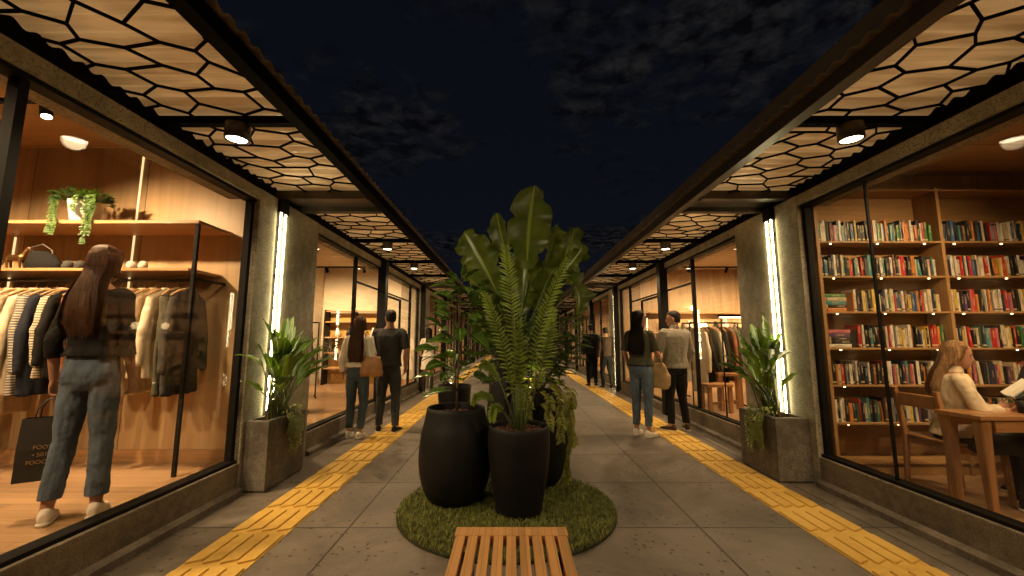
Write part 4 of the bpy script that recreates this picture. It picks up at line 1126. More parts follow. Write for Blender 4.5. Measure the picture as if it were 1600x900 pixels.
frond(B0 + V((-.04, .0, 0)), (-.22, 3.3, 1.05), (-.30, 3.26, .86), .06, 22, (-.2, -.8, .5), t0=.4)
frond(B0 + V((-.05, -.02, 0)), (-.14, 3.3, .95), (-.15, 3.22, .74), .07, 20, (-.2, -.8, .5), t0=.35)
m.build('fronds', L_PALM, t, True); st.build('stalks', M_STEM, t, True)
m = MB(root)
for i in range(9):
    a = i * .7; m.tube([(root[0] + .035 * math.cos(a), root[1] + .035 * math.sin(a), .60), (root[0] + .028 * math.cos(a + .3), root[1] + .028 * math.sin(a + .3), .98)], [.013, .008], 8)
m.build('cane', M_STEM, t, True)

# --- rubber-tree-like glossy plant
def broad_plant(root, trunk, leaves, mat_, label, cat, lw=.085, ll=.16, seed=1, zlo=None, tr=.013, stem=None):
    rs = random.Random(seed); t = plant(label, cat, root); m = MB(root)
    for tk in trunk: m.tube(tk, [tr] + [tr * .8] * (len(tk) - 2) + [tr * .4], 8)
    m.build('trunk', stem or M_TRUNK, t, True)
    m = MB(root); tw = m
    for base, d, s in leaves:
        b = V(base); d = V(d).normalized(); L = ll * s * rs.uniform(.85, 1.15)
        e = b + d * .04 * s; m.cm = 1; m.tube([b, e], .0035, 5); m.cm = 0
        tip = e + d * L + V((0, 0, -L * rs.uniform(.1, .5))); mid = e.lerp(tip, .5) + V((0, 0, L * .16))
        up = V((rs.uniform(-.5, .5), rs.uniform(-.8, .2), 1))
        blade(m, (e, mid, tip), lw * s * rs.uniform(.85, 1.1), up, 9, 4, .22, .004, None, rs)
    m.build('foliage', [mat_, M_STEM], t, True)
    return t
rs = random.Random(12); lv = []
trunk = [[(-.475, 3.62, .66), (-.47, 3.61, 1.0), (-.455, 3.62, 1.35), (-.465, 3.60, 1.66), (-.44, 3.6, 1.86)]]
for i in range(70):
    z = .98 + .88 * (i / 70) ** .95; a = i * 2.4 + rs.uniform(-.3, .3); r = .02 + rs.uniform(0, .20) * (1 - .35 * (z - 1) / .9)
    c = V((-.46 + r * math.cos(a), 3.61 + r * math.sin(a), z)); lv.append((c, (math.cos(a), math.sin(a), rs.uniform(-.1, .7)), rs.uniform(.75, 1.2)))
lv += [((-.50, 3.55, .92), (-1, -.3, .1), 1.15), ((-.44, 3.55, 1.87), (.1, -.2, 1), 1.0), ((-.46, 3.58, 1.84), (-.8, -.2, .9), .9), ((-.44, 3.6, 1.86), (.9, -.2, .8), .9)]
trunk.append([(-.47, 3.61, .92), (-.56, 3.56, 1.0), (-.60, 3.52, 1.12)])
broad_plant((-.475, 3.62, .70), trunk, lv, L_FIC, 'dark glossy broad leaved plant on one slim trunk in the fat pot', 'plant', .125, .20, 3)
# --- shrub behind, right
rs = random.Random(14); lv = []; tk = []
for i in range(9):
    a = i * .7; e = V((.33 + .26 * math.cos(a), 4.0 + .2 * math.sin(a), 1.25 + .2 * rs.random()))
    tk.append([(.27, 4.02, .8), (.29 + .08 * math.cos(a), 4.02 + .08 * math.sin(a), 1.05), tuple(e)])
    for j in range(30):
        q = .3 + .6 * j / 20; c = V((.27, 4.02, .8)).lerp(e, q) + V((rs.uniform(-.06, .06), rs.uniform(-.06, .06), rs.uniform(-.02, .12))); b = rs.uniform(0, 6.28)
        lv.append((c, (math.cos(b) + .4, math.sin(b) - .4, rs.uniform(0, .6)), rs.uniform(.8, 1.4)))
broad_plant((.27, 4.02, .8), tk, lv, L_SHRUB, 'bushy mid green shrub rising on the right behind the palm', 'shrub', .05, .15, 5, tr=.007)
# --- shrub behind, left
rs = random.Random(15); lv = []; tk = []
for i in range(8):
    a = i * .8; e = V((-.16 + .2 * math.cos(a), 4.35 + .15 * math.sin(a), 1.3 + .3 * rs.random()))
    tk.append([(-.07, 4.55, .88), (-.12, 4.45, 1.1), tuple(e)])
    for j in range(34):
        q = .3 + .6 * j / 22; c = V((-.07, 4.5, .88)).lerp(e, q) + V((rs.uniform(-.06, .06), rs.uniform(-.06, .06), rs.uniform(-.02, .1))); b = rs.uniform(0, 6.28)
        lv.append((c, (math.cos(b) - .3, math.sin(b) - .3, rs.uniform(0, .7)), rs.uniform(.5, 1.0)))
broad_plant((-.07, 4.55, .88), tk, lv, L_SHRUB, 'fine leaved dark shrub between the glossy plant and the palm', 'shrub', .03, .12, 6, tr=.006)
# small pot left back
rs = random.Random(16); lv = []
for i in range(26):
    a = rs.uniform(0, 6.28); z = .82 + .25 * rs.random(); lv.append(((-.7 + .05 * math.cos(a), 5.1 + .05 * math.sin(a), z), (math.cos(a), math.sin(a), rs.uniform(.2, 1.2)), rs.uniform(.8, 1.5)))
broad_plant((-.70, 5.1, .76), [[(-.7, 5.1, .72), (-.69, 5.1, .9), (-.7, 5.09, 1.05)]], lv, L_BOP, 'small leafy plant in the small straight pot', 'plant', .055, .15, 7)
# --- vine on the tall right pot
root = (.30, 3.95, .86)
t = plant('yellow green heart leaved vine trailing down the tall right pot', 'vine', root)
rs = random.Random(17); m = MB(root); st = MB(root)
heart = lambda q: (min(1, q * 6 + .35)) * (1 - q ** 1.6) + .02
def hleaf(c, d, s, up):
    c = V(c); d = V(d).normalized(); tip = c + d * s; blade(m, (c, c.lerp(tip, .5) + V(up) * s * .12, tip), s * .82, up, 7, 4, .25, .003, heart, rs)
for i in range(64):
    a = rs.uniform(-2.9, .6); r = rs.uniform(.12, .33); z = .86 + rs.uniform(.0, .16) - max(0, r - .27) * 1.2
    c = (.245 + r * math.cos(a), 4.0 + r * math.sin(a), z); d = (math.cos(a) + rs.uniform(-.5, .5), math.sin(a) + rs.uniform(-.5, .5), rs.uniform(-.9, .1)); hleaf(c, d, rs.uniform(.055, .095), (math.cos(a) * .4, math.sin(a) * .5 - .5, .8))
for (x0, y0, ang, ln) in ((.52, 3.93, -.1, .92), (.50, 3.85, -.35, .78), (.41, 3.77, -.9, .42), (.30, 3.73, -1.3, .3), (.17, 3.75, -1.9, .22)):
    n = int(ln / .027); z = .88; pts = []; x, y = x0, y0
    for i in range(n):
        f = i / n; z -= .027; pr = .285 if z > .45 else .285 - (.45 - z) * .28
        off = .02 + .012 * math.sin(i * .9)
        x = .245 + (pr + off + .005) * math.cos(ang + .02 * math.sin(i)); y = 4.02 + (pr + off) * math.sin(ang)
        if ln > .5: x = max(x, .50) + .01 * math.sin(i * .5)
        pts.append((x, y, z))
        for q in range(2):
            sd = 1 if (i + q) % 2 else -1
            hleaf((x + sd * .008, y - .008, z), (sd * rs.uniform(.3, 1.0), -.3, -rs.uniform(.5, 1.1)), rs.uniform(.045, .07), (sd * .2, -1, .35))
    st.tube(pts, .003, 5)
m.build('foliage', L_VINE, t, True); st.build('stem', M_STEM, t)

# --- paddle-leaf plants and trailing plants in the concrete planters
def paddle_plant(root, label, seed, sx, spread):
    rs = random.Random(seed); t = plant(label, 'plant', root); m = MB(root); st = MB(root)
    for i in range(46):
        a = rs.uniform(0, 6.28); lean = rs.uniform(.05, 1) ; h = rs.uniform(.30, .66) + (.10 if lean < .4 else 0)
        dx = math.cos(a) * lean * spread[0] ; dy = math.sin(a) * lean * spread[1]
        if (V(root).x + dx - sx[0]) * sx[1] > 0: dx = -dx * .6 
        b0 = V(root) + V((rs.uniform(-.05, .05), rs.uniform(-.17, .17), -.06)); e = V(root) + V((dx * .7, dy * .7, h))
        md = b0.lerp(e, .5) + V((-dx * .18, -dy * .18, .05))
        st.tube([b0 * (1 - q) ** 2 + md * 2 * q * (1 - q) + e * q * q for q in [j / 6 for j in range(7)]], [.008, .007, .0065, .006, .0055, .005, .004], 6)
        L = rs.uniform(.24, .38); d = (V((dx * 1.6, dy * 1.6, 0)) + V((0, 0, .75 - lean * .5 + .15))).normalized()
        tip = e + d * L + V((dx * .2, dy * .2, -L * .25 * lean)); up = V((-dx, -dy - .25, .75)) 
        blade(m, (e, e.lerp(tip, .5) + V((0, 0, L * .15)), tip), rs.uniform(.09, .13), up, 12, 4, .3, .006, lambda q: math.sin(PI * min(1, q ** .8 * .97 + .02)) ** .8, rs)
    m.build('foliage', L_BOP, t, True); st.build('stalks', M_STEM, t, True)
    m = MB(root)
    for i in range(5):
        y = root[1] - .16 + .08 * i; m.tube([(root[0], y, root[2] - .05), (root[0] + rs.uniform(-.01, .01), y, root[2] + .13)], [.022, .012], 8)
    m.build('sheath', M_DRY, t, True)
paddle_plant((-2.30, 4.13, .56), 'bushy paddle leaved plant in the left concrete planter', 31, (-2.38, -1), (.40, .42))
paddle_plant((2.70, 4.42, .54), 'bushy paddle leaved plant in the right concrete planter', 37, (2.80, 1), (.42, .42))
def trailing(root, side, label, seed, n, ln):
    """hangs over the lane side face of the planter; side = outward x direction"""
    rs = random.Random(seed); t = plant(label, 'trailing plant', root); m = MB(root); st = MB(root)
    for k in range(n):
        y = root[1] + rs.uniform(-.12, .16); L = rs.uniform(.45, 1) * ln; x = root[0]; z = root[2] + rs.uniform(.0, .03); pts = [(x - side * .05, y, z - .04), (x, y, z + .03)]; ph = rs.uniform(0, 6)
        steps = int(L / .017)
        for i in range(steps):
            f = i / max(1, steps); xx = x + side * (.012 + .035 * min(1, i / 3) + .012 * rs.random()); z -= .017; y += .004 * math.sin(ph + i * .4); pts.append((xx, y, z))
            for q in range(2):
                sd = 1 if (i + q) % 2 else -1; c = V((xx, y, z)); d = V((side * rs.uniform(.2, .9), sd * rs.uniform(.4, 1), -rs.uniform(.2, .9))).normalized(); s_ = rs.uniform(.03, .042)
                blade(m, (c, c + d * s_ * .5 + V((side * .004, 0, .003)), c + d * s_), s_ * .48, (side, 0, .5), 4, 2, .2, 0)
        st.tube(pts, .002, 4)
    for k in range(90):
        c = V((root[0] - side * rs.uniform(-.03, .10), root[1] + rs.uniform(-.15, .18), root[2] + rs.uniform(-.01, .05))); d = V((rs.uniform(-1, 1), rs.uniform(-1, 1), rs.uniform(0, .8))).normalized()
        s_ = rs.uniform(.025, .04); blade(m, (c, c + d * s_ * .5 + V((0, 0, .005)), c + d * s_), s_ * .5, (0, -.3, 1), 4, 2, .2, 0)
    m.build('foliage', L_TRAIL, t, True); st.build('stem', M_STEM, t)
trailing((-2.215, 4.22, .63), 1, 'pale green plant trailing over the left concrete planter', 41, 17, .42)
trailing((2.555, 4.36, .61), -1, 'pale green plant trailing over the right concrete planter', 43, 19, .42)

# --- ivy in a white pot on the shop shelf
t = empty('white_pot', (-3.99, 3.71, 2.426), 0, 'white ceramic pot holding the ivy on the upper wall shelf', 'plant pot')
m = MB(); m.lathe([(.085, 0), (.095, .01), (.125, .19), (.125, .2), (.112, .2), (.108, .17)], n=32); m.build('shell', M_WHITEP, t, True)
root = (-3.99, 3.71, 2.60)
t = plant('trailing ivy hanging from the white pot on the upper wall shelf', 'ivy', root); rs = random.Random(51); m = MB(root); st = MB(root)
for k in range(230):
    a = rs.uniform(0, 6.28); r = .2 * math.sqrt(rs.random()); c = V((root[0] + r * math.cos(a) * 1.15, root[1] + r * math.sin(a) * .8 - .02, root[2] + .03 + rs.uniform(0, .13) * (1 - r * 3) )); d = V((math.cos(a), math.sin(a) - .3, rs.uniform(-.3, .7))).normalized(); s_ = rs.uniform(.04, .06)
    blade(m, (c, c + d * s_ * .5 + V((0, 0, .008)), c + d * s_), s_ * .85, (0, -.8, .8), 4, 2, .2, .002, heart, rs)
for k in range(11):
    a = rs.choice((rs.uniform(-3.3, -2.0), rs.uniform(-1.3, .3))); L = rs.uniform(.15, .52); x = root[0] + .17 * math.cos(a) * 1.1; y = min(root[1] - .03 + .12 * math.sin(a), 3.585 + (.0 if L > .2 else .2)); z = root[2] + .05; pts = [(root[0] + .08 * math.cos(a), root[1] + .05 * math.sin(a), z - .02)]
    for i in range(int(L / .022)):
        z -= .022 if i > 1 else 0; yy = min(y, 3.585); x += .004 * math.sin(k + i * .5); pts.append((x, yy, z))
        for q in range(2):
            sd = 1 if q else -1; c = V((x, yy, z)); d = V((sd * rs.uniform(.4, 1), -.3, -rs.uniform(.1, .9))).normalized(); s_ = rs.uniform(.03, .045)
            blade(m, (c, c + d * s_ * .5, c + d * s_), s_ * .85, (0, -1, .4), 4, 2, .2, .002, heart, rs)
    st.tube(pts, .002, 4)
m.build('foliage', L_IVY, t, True); st.build('stem', M_STEM, t)

# --- bare dried branches in the boutique window (left second shop)
def branches(loc, seed, label, h):
    rs = random.Random(seed); t = empty('branch_display', loc, 0, label, 'dried branches'); m = MB()
    m.lathe([(.11, 0), (.14, .05), (.15, .2), (.12, .32), (.13, .36), (.115, .36), (.1, .3)], n=20); m.build('vase', M_PLAS, t, True); m = MB()
    for k in range(9):
        a = rs.uniform(0, 6.28); p = V((0, 0, .2)); d = V((math.cos(a) * .3, math.sin(a) * .3, 1)).normalized(); pts = [p.copy()]
        for i in range(8):
            d = (d + V((rs.uniform(-.3, .3), rs.uniform(-.3, .3), rs.uniform(-.05, .15)))).normalized(); p = p + d * h / 8; pts.append(p.copy())
            if i > 2:
                e = p + V((rs.uniform(-.2, .2), rs.uniform(-.2, .2), rs.uniform(.0, .15))); m.tube([p, e], [.005, .002], 5)
        m.tube(pts, [.011 - .001 * i for i in range(9)], 6)
    m.build('branches', M_TRUNK, t)
branches((-2.95, 5.75, .2), 3, 'pale vase of bare branches in the left boutique window', 1.0)
branches((3.6, 5.45, .2), 4, 'pale vase of bare branches in the right shop window', .75)

# --- second planted island farther down the lane
t = empty('far_bench', (.1, 9.3, 0), 0, 'dark low bench behind the planted island farther down the lane', 'bench')
m = MB(); m.box(-.75, .95, -.2, .2, .40, .46); m.build('seat', M_BROWN, t, bevel=.005)
for x in (-.6, .75): m = MB(); m.box(x, x + .08, -.17, .17, 0, .3995); m.build('leg', M_BLACK, t)
for i, (x, y, sc_) in enumerate(((-.35, 11.2, 1.0), (.45, 11.6, 1.15))):
    pot(x, y, [(.15, .005), (.23, .12), (.28, .34), (.28, .5), (.26, .68), (.24, .8)], 'black pot farther down the lane on the %s' % ('left' if i == 0 else 'right'))
    rs = random.Random(60 + i); lv = []
    for j in range(90):
        a = rs.uniform(0, 6.28); r = rs.uniform(.0, .4) * sc_; z = .9 + rs.uniform(0, .8) * sc_; lv.append(((x + r * math.cos(a) * .6, y + r * math.sin(a) * .6, z), (math.cos(a), math.sin(a), rs.uniform(0, .8)), rs.uniform(.9, 1.6)))
    broad_plant((x, y, .75), [[(x, y, .72), (x + .02, y, 1.2), (x, y, 1.6)]], lv, L_SHRUB, 'dense shrub farther down the lane in the %s far pot' % ('left' if i == 0 else 'right'), 'shrub', .075, .18, 70 + i)
# trees behind the end wall
for i, (x, y, h) in enumerate(((-7, 52, 7.5), (-1.5, 54, 6.5), (3.2, 51, 6.0), (8.5, 55, 8))):
    rs = random.Random(80 + i); t = empty('tree', (x, y, 0), 0, 'dark leafy tree beyond the lane end, %s from the left' % nth[i], 'tree', 'trees beyond the lane end'); m = MB()
    m.tube([(0, 0, 0), (.1, 0, h * .35), (0, .1, h * .6)], [.25, .18, .08], 8); m.build('trunk', M_TRUNK, t); m = MB()
    for j in range(1500):
        a = rs.uniform(0, 6.28); b = rs.uniform(-1, 1); r = h * .33 * (.55 + .45 * rs.random()) * (1 + .25 * math.sin(a * 3 + i)); c = V((r * math.cos(a) * math.sqrt(1 - b * b), r * math.sin(a) * math.sqrt(1 - b * b), h * .68 + b * h * .3)); s_ = rs.uniform(.12, .25)
        d = V((rs.uniform(-1, 1), rs.uniform(-1, 1), rs.uniform(-1, 1))).normalized(); e = V((rs.uniform(-1, 1), rs.uniform(-1, 1), rs.uniform(-1, 1))).normalized()
        m._add([c, c + d * s_, c + (d + e) * s_ * .6], [(0, 1, 2)])
    m.build('crown', L_SHRUB, t)

# small garden spotlights tucked in among the pots
def garden_spot(loc, aim, power, label):
    t = empty('garden_spotlight', loc, 0, label, 'spotlight', 'small spotlights among the plants'); d = V(aim).normalized(); c = V((0, 0, .045))
    m = MB(); m.tube([c - d * .025, c + d * .03], .02, 14); m.build('head', M_BLACK, t, True)
    m = MB(); m.tube([c + d * .0301, c + d * .032], .016, 14); m.build('lens', M_LAMP, t)
    m = MB(); m.tube([(0, 0, -.03), (0, 0, .03)], .005, 6); m.build('spike', M_BLACK, t)
    spot('spotlight_beam', tuple(c + d * .045), d, power, t, 115, .9, (1, .80, .45), .02)
garden_spot((.16, 3.84, .84), (.15, .25, 1), 6, 'small black spotlight in the tall right pot')
garden_spot((-.74, 4.98, .765), (.1, -.15, 1), 3, 'small black spotlight in the small straight pot')

# ================================================================== PEOPLE
def denim(name, c):
    if name in MATS: return MATS[name]
    t = MT(name); n1 = t.noise(5, 5, .6, t.mp((1, 1, .5))); n2 = t.noise(60, 3, .6, t.mp((1, 1, .35)))
    f = t.math('ADD', t.math('MULTIPLY', n1, .7), t.math('MULTIPLY', n2, .3))
    t.set(Base_Color=t.ramp(f, (.36, tuple(x * .6 for x in c)), (.5, c), (.64, tuple(x * 1.55 for x in c))), Roughness=.9, Specular_IOR_Level=.15)
    t.bump(t.math('ADD', t.noise(13, 5, .6, t.mp((1, 1, .7))), t.math('MULTIPLY', n2, .3)), .6, .012); MATS[name] = t.m; return t.m
def hairmat(name, c):
    if name in MATS: return MATS[name]
    t = MT(name); n = t.noise(1, 5, .6, t.mp((95, 95, 3))); n2 = t.noise(5, 3)
    t.set(Base_Color=t.ramp(t.math('ADD', t.math('MULTIPLY', n, .75), t.math('MULTIPLY', n2, .25)), (.36, tuple(x * .4 for x in c)), (.52, c), (.68, tuple(min(1, x * 2.2) for x in c))), Roughness=.6, Specular_IOR_Level=.25)
    t.bump(n, .6, .004); MATS[name] = t.m; return t.m
SKIN = plain('skin_tone', (.40, .20, .125), .5, 0, 9, .10, .06)
M_EYE = plain('eye_dark', (.03, .02, .015), .2, 0, 9, .1, 0); M_EYEW = plain('eye_white', (.6, .55, .5), .3, 0, 9, .02, 0)
M_LIP = plain('lip_red', (.34, .09, .07), .45, 0, 9, .1, 0)
M_SOLE = plain('shoe_sole', (.55, .5, .42), .6, 0, 30, .1, .1)
X_, Y_, Z_ = V((1, 0, 0)), V((0, 1, 0)), V((0, 0, 1))
def hand(m, wr, d, thumb, palm, curl=.5, s=1.0, spread=1.0):
    wr = V(wr); d = V(d).normalized(); pn = V(palm); pn = (pn - d * pn.dot(d)).normalized(); sd = d.cross(pn).normalized()
    if sd.dot(V(thumb)) < 0: sd = -sd
    m.loft([(wr - d * .02 * s, .023 * s, .018 * s, sd, pn), (wr + d * .012 * s, .027 * s, .017 * s, sd, pn), (wr + d * .045 * s, .037 * s, .016 * s, sd, pn), (wr + d * .078 * s, .039 * s, .0135 * s, sd, pn), (wr + d * .09 * s, .036 * s, .011 * s, sd, pn)], 14, .8)
    for off, L, b in ((.0300, .070, .9), (.0100, .079, 1.0), (-.0100, .073, 1.05), (-.0290, .057, 1.15)):
        p = wr + d * (.084 - abs(off) * .15) * s + sd * off * s; ang = 0; pts = [p - d * .012 * s, p]
        q = p
        for k, (fr, bd) in enumerate(((.44, .55), (.31, .95), (.25, .7))):
            ang += curl * bd * b; dd = (d * math.cos(ang) + pn * math.sin(ang) + sd * off * 1.2 * spread).normalized(); q = q + dd * L * fr * s; pts.append(q)
        m.limb(pts, [.0088 * s, .0092 * s, .0084 * s, .0076 * s, .0066 * s], 8)
    b0 = wr + d * .022 * s + sd * .024 * s; b1 = b0 + (sd * .75 + d * .7 + pn * .35).normalized() * .036 * s; b2 = b1 + (d * .9 + sd * .25 + pn * (.3 + curl * .4)).normalized() * .028 * s; b3 = b2 + (d * .9 + pn * (.4 + curl * .5)).normalized() * .024 * s
    m.limb([b0, b1, b2, b3], [.015 * s, .0115 * s, .010 * s, .0075 * s], 8)
def person(label, loc, rz, H, fem=False, arms=None, legs=None, top=None, bottom=None, shoes=None, hair=None, yaw=0, pitch=0, vox=.008, dz=0, lean=0, extra=None, face=False):
    k = H / 1.75; t = empty('person', loc, rz, label, 'person')
    sw = .158 if fem else .188
    arms = arms or [((-sw, -.01, 1.42), (-sw - .055, -.03, 1.14), (-sw - .05, .03, .90)), ((sw, -.01, 1.42), (sw + .055, -.03, 1.14), (sw + .05, .03, .90))]
    legs = legs or [((-.085, 0, .89), (-.10, .015, .49), (-.105, -.02, .085), (-.15, 1)), ((.085, 0, .89), (.10, .015, .49), (.105, -.02, .085), (.15, 1))]
    if fem: R_ = [(.84, .15, .105, 0), (.92, .172, .115, -.01), (1.0, .150, .10, -.005), (1.08, .122, .088, 0), (1.17, .130, .092, 0), (1.27, .145, .108, .005), (1.36, .150, .10, 0), (1.42, .140, .085, -.005), (1.465, .085, .065, -.01), (1.50, .052, .052, -.01)]
    else: R_ = [(.84, .15, .105, 0), (.92, .165, .112, -.005), (1.0, .152, .105, 0), (1.08, .146, .10, 0), (1.17, .155, .105, 0), (1.28, .175, .118, 0), (1.37, .185, .115, -.005), (1.43, .165, .095, -.01), (1.475, .095, .07, -.012), (1.51, .06, .058, -.01)]
    tz = 1.49
    def lp(p):   # lean the upper body forward about the hips
        p = V(p)
        if lean and p.z > .9: 
            a = lean * min(1, (p.z - .9) / .25); q = p - V((0, 0, .9)); q = Matrix.Rotation(-a, 3, 'X') @ q; p = q + V((0, 0, .9))
        return p + V((0, 0, dz))
    def tors(m, g, lo=0, hi=9, gg=0, e=.85):
        rr = [r for r in R_ if lo <= r[0] <= hi]
        z0 = rr[0][0]
        rings = []
        if lo > .5 and lo < z0 - .01:
            a = R_[[r[0] for r in R_].index(z0) - 1] if R_.index(rr[0]) > 0 else rr[0]; rings.append((lp((0, a[3], lo)), a[1] + g + gg, a[2] + g + gg, X_, Y_))
        for z, w, d, y in rr:
            if g < 0 and z < 1.05: w -= .024; d -= .018
            rings.append((lp((0, y, z)), w + g + gg * max(0, 1 - (z - lo) / .5), d + g + gg * max(0, 1 - (z - lo) / .5), X_, Y_))
        m.loft(rings, 26, e)
    # ---- body, one continuous mesh
    HM = Matrix.Translation(lp((0, .0, 1.525)) - V((0, 0, 0))) @ Matrix.Rotation(yaw, 4, 'Z') @ Matrix.Rotation(-pitch, 4, 'X')
    h = lambda x, y, z: HM @ V((x, y, z))
    hx = (HM.to_3x3() @ X_); hy = (HM.to_3x3() @ Y_)
    m = MB(); tors(m, -.004)
    m.limb([lp((0, -.012, 1.44)), h(0, -.012, .06)], [.058 if not fem else .048, .053 if not fem else .045])
    m.loft([(h(0, y, z), rx, ry, hx, hy) for z, y, rx, ry in ((-.004, .062, .018, .018), (.012, .052, .036, .038), (.04, .036, .053, .060), (.075, .018, .064, .080), (.11, .006, .071, .092), (.15, 0, .074, .097), (.185, -.004, .066, .088), (.208, -.006, .048, .064), (.221, -.008, .02, .028))], 24)
    m.loft([(h(0, y, z), rx, ry, hx, hy) for z, y, rx, ry in ((.066, .098, .012, .010), (.078, .104, .014, .016), (.092, .100, .010, .014), (.118, .090, .007, .012))], 10)
    m.loft([(h(0, y, z), rx, ry, hx, hy) for z, y, rx, ry in ((.036, .085, .014, .009), (.043, .090, .021, .010), (.050, .091, .019, .010), (.057, .087, .010, .008))], 10)
    for sd in (-1, 1):
        m.loft([(h(sd * .074, -.006, z), .008, r, hx, hy) for z, r in ((.07, .006), (.082, .013), (.10, .018), (.118, .016), (.126, .008))], 10)
        m.ball(h(sd * .03, .084, .125), (.020, .010, .010), 6)
    r1, r2, r3 = (.043, .034, .023) if fem else (.052, .041, .028)
    for i, a in enumerate(arms):
        sh, el, wr = [V(q) + V((0, 0, dz)) if len(a) < 7 or not a[6] else V(q) for q in a[:3]]
        sh = lp(a[0])
        m.limb([sh, el, el.lerp(wr, .35), wr], [r1, r2, r2 * 1.02, r3])
        sd = -1 if sh.x < 0 else 1
        hd = V(a[3]) if len(a) > 3 and a[3] else (wr - el).normalized(); th = V(a[4]) if len(a) > 4 and a[4] else V((0, 1, 0)); pm = V(a[5]) if len(a) > 5 and a[5] else V((-sd, .2, 0))
        hand(m, wr, hd, th, pm, a[7] if len(a) > 7 else .45, .92 if fem else 1.04)
    for hp, kn, an, (tx, ty) in legs:
        m.limb([hp, kn, V(kn).lerp(V(an), .35), an], [.082, .050, .050, .034]); m.limb([an, V(an) + V((tx, ty, 0)).normalized() * .1 + V((0, 0, -.045))], [.036, .026])
    me = skin_mesh(m, vox / k, 2); 
    me.transform(Matrix.Scale(k, 4))
    o = link('body', me, SKIN, t)
    if face:
        for sd in (-1, 1):
            e = MB(); e.ball(h(sd * .031, .0895, .113) * k, .0085 * k, 8); eo = e.build('eye', M_EYEW, t, True)
            e = MB(); e.ball(h(sd * .031, .0955, .113) * k, .0045 * k, 8); e.build('iris', M_EYE, eo, True)
            e = MB(); e.tube([h(sd * .014, .097, .131) * k, h(sd * .032, .0955, .136) * k, h(sd * .047, .086, .131) * k], [.0022 * k, .003 * k, .0015 * k], 6); e.build('eyebrow', hairmat(*hair['mat']), t, True)
        e = MB(); e.loft([(h(x, y, .046) * k, r * k, r * 1.3 * k, hy, HM.to_3x3() @ Z_) for x, y, r in ((-.021, .090, .001), (-.011, .097, .0045), (0, .099, .005), (.011, .097, .0045), (.021, .090, .001))], 8); e.build('lips', M_LIP, t, True)
    fold = lambda amp, sx, sz: (lambda co: amp * noise.noise(V((co.x * sx + rz * 7, co.y * sx + H * 50, co.z * sz))) + amp * .45 * noise.noise(co * 34 + V((H * 9, 0, 0))))
    def add(name, m, mt, amp, sx, sz, vx, par=t):
        me = skin_mesh(m, vx / k, 2, fold(amp, sx, sz))
        me.transform(Matrix.Scale(k, 4))
        return link(name, me, mt, par)
    # ---- trousers or skirt
    b = bottom; g = b.get('loose', .012)
    m = MB()
    m.loft([(lp((0, 0, b.get('waist', 1.04))), .142 if not fem else .130, .10, X_, Y_), (lp((0, 0, .99)), .150, .104, X_, Y_), (lp((0, -.008, .92)), .160, .112, X_, Y_), (lp((0, -.008, .86)), .150, .102, X_, Y_), (lp((0, 0, .80)), .10, .08, X_, Y_)], 24, .85)
    if b.get('kind', 'trousers') in ('trousers',):
        for sd in (-1, 1): m.ball(lp((sd * .075, -.046, .895)), (.070, .062, .080), 10)
        for hp, kn, an, td in legs:
            cz = b.get('cuff', .10); an2 = V(kn).lerp(V(an), 1 - (cz - .085) / .4)
            q_ = .93 if fem else 1.0; m.limb([hp, V(hp).lerp(V(kn), .5), kn, V(kn).lerp(an2, .4), an2], [.090 * q_, .086 * q_ + g * .3, b.get('rk', .055) + g, b.get('rk', .055) - .003 + g, b.get('rc', .040) + g], flat=True)
    else:
        hz = b.get('hem', .5)
        m.loft([(lp((0, 0, .98)), .15, .11, X_, Y_), (lp((0, 0, .86)), .185, .14, X_, Y_), (lp((0, 0, hz)), .205, .165, X_, Y_)], 24)
    add(b.get('kind', 'trousers'), m, b['mat'], .007, 18, 11, max(.009, vox))
    # ---- top
    tp = top; m = MB(); g = tp.get('loose', .013); tors(m, g * .8, tp.get('hem', .97), 1.49 if not tp.get('open') else 1.48, tp.get('flare', .006))
    for a in arms:
        sh = lp(a[0]); off = V((0, 0, dz)) if len(a) < 7 or not a[6] else V((0, 0, 0)); el, wr = V(a[1]) + off, V(a[2]) + off
        L = tp.get('sleeve', 1.0)
        sd = -1 if sh.x < 0 else 1
        inner = V((sh.x - sd * .05, sh.y, sh.z + .012))
        if L <= .5: pts = [inner, sh, sh.lerp(el, L * 2)]; rr = [r1, r1 + g * .5, r2 + g * .7 + tp.get('cuffw', .010)]
        else: pts = [inner, sh, el, el.lerp(wr, (L - .5) * 2)]; rr = [r1, r1 + g * .6, r2 + g * .8, (r3 if L > .9 else r2 * .9) + g + .002]
        m.limb(pts, rr, flat=True)
    add(tp.get('kind', 'shirt'), m, tp['mat'], .010, 13, tp.get('fz', 7), max(.009, vox))
    if tp.get('collar'):
        m = MB(); m.loft([(lp((0, -.012, 1.475)), .082, .072, X_, Y_), (lp((0, -.014, 1.505)), .070, .066, X_, Y_), (lp((0, -.014, 1.535)), .062, .062, X_, Y_)], 20); add('collar', m, tp['mat'], .003, 20, 10, max(.008, vox * .8))
    # ---- shoes
    for hp, kn, an, (tx, ty) in legs:
        f = V((tx, ty, 0)).normalized(); r = V((f.y, -f.x, 0)); a = V(an); a0 = V((a.x, a.y, a.z - .085))
        m = MB(); m.loft([(a0 + f * y + Z_ * z, w, hh, r, Z_) for y, z, w, hh in ((-.062, .045, .020, .030), (-.045, .052, .034, .046), (-.01, .056, .037, .050), (.04, .046, .038, .038), (.09, .036, .044, .028), (.14, .030, .042, .024), (.175, .026, .026, .016))], 16, .85)
        if shoes.get('high'): m.limb([a + Z_ * shoes['high'], a], [.052, .045])
        so = add('shoe', m, shoes['mat'], .002, 20, 20, .007)
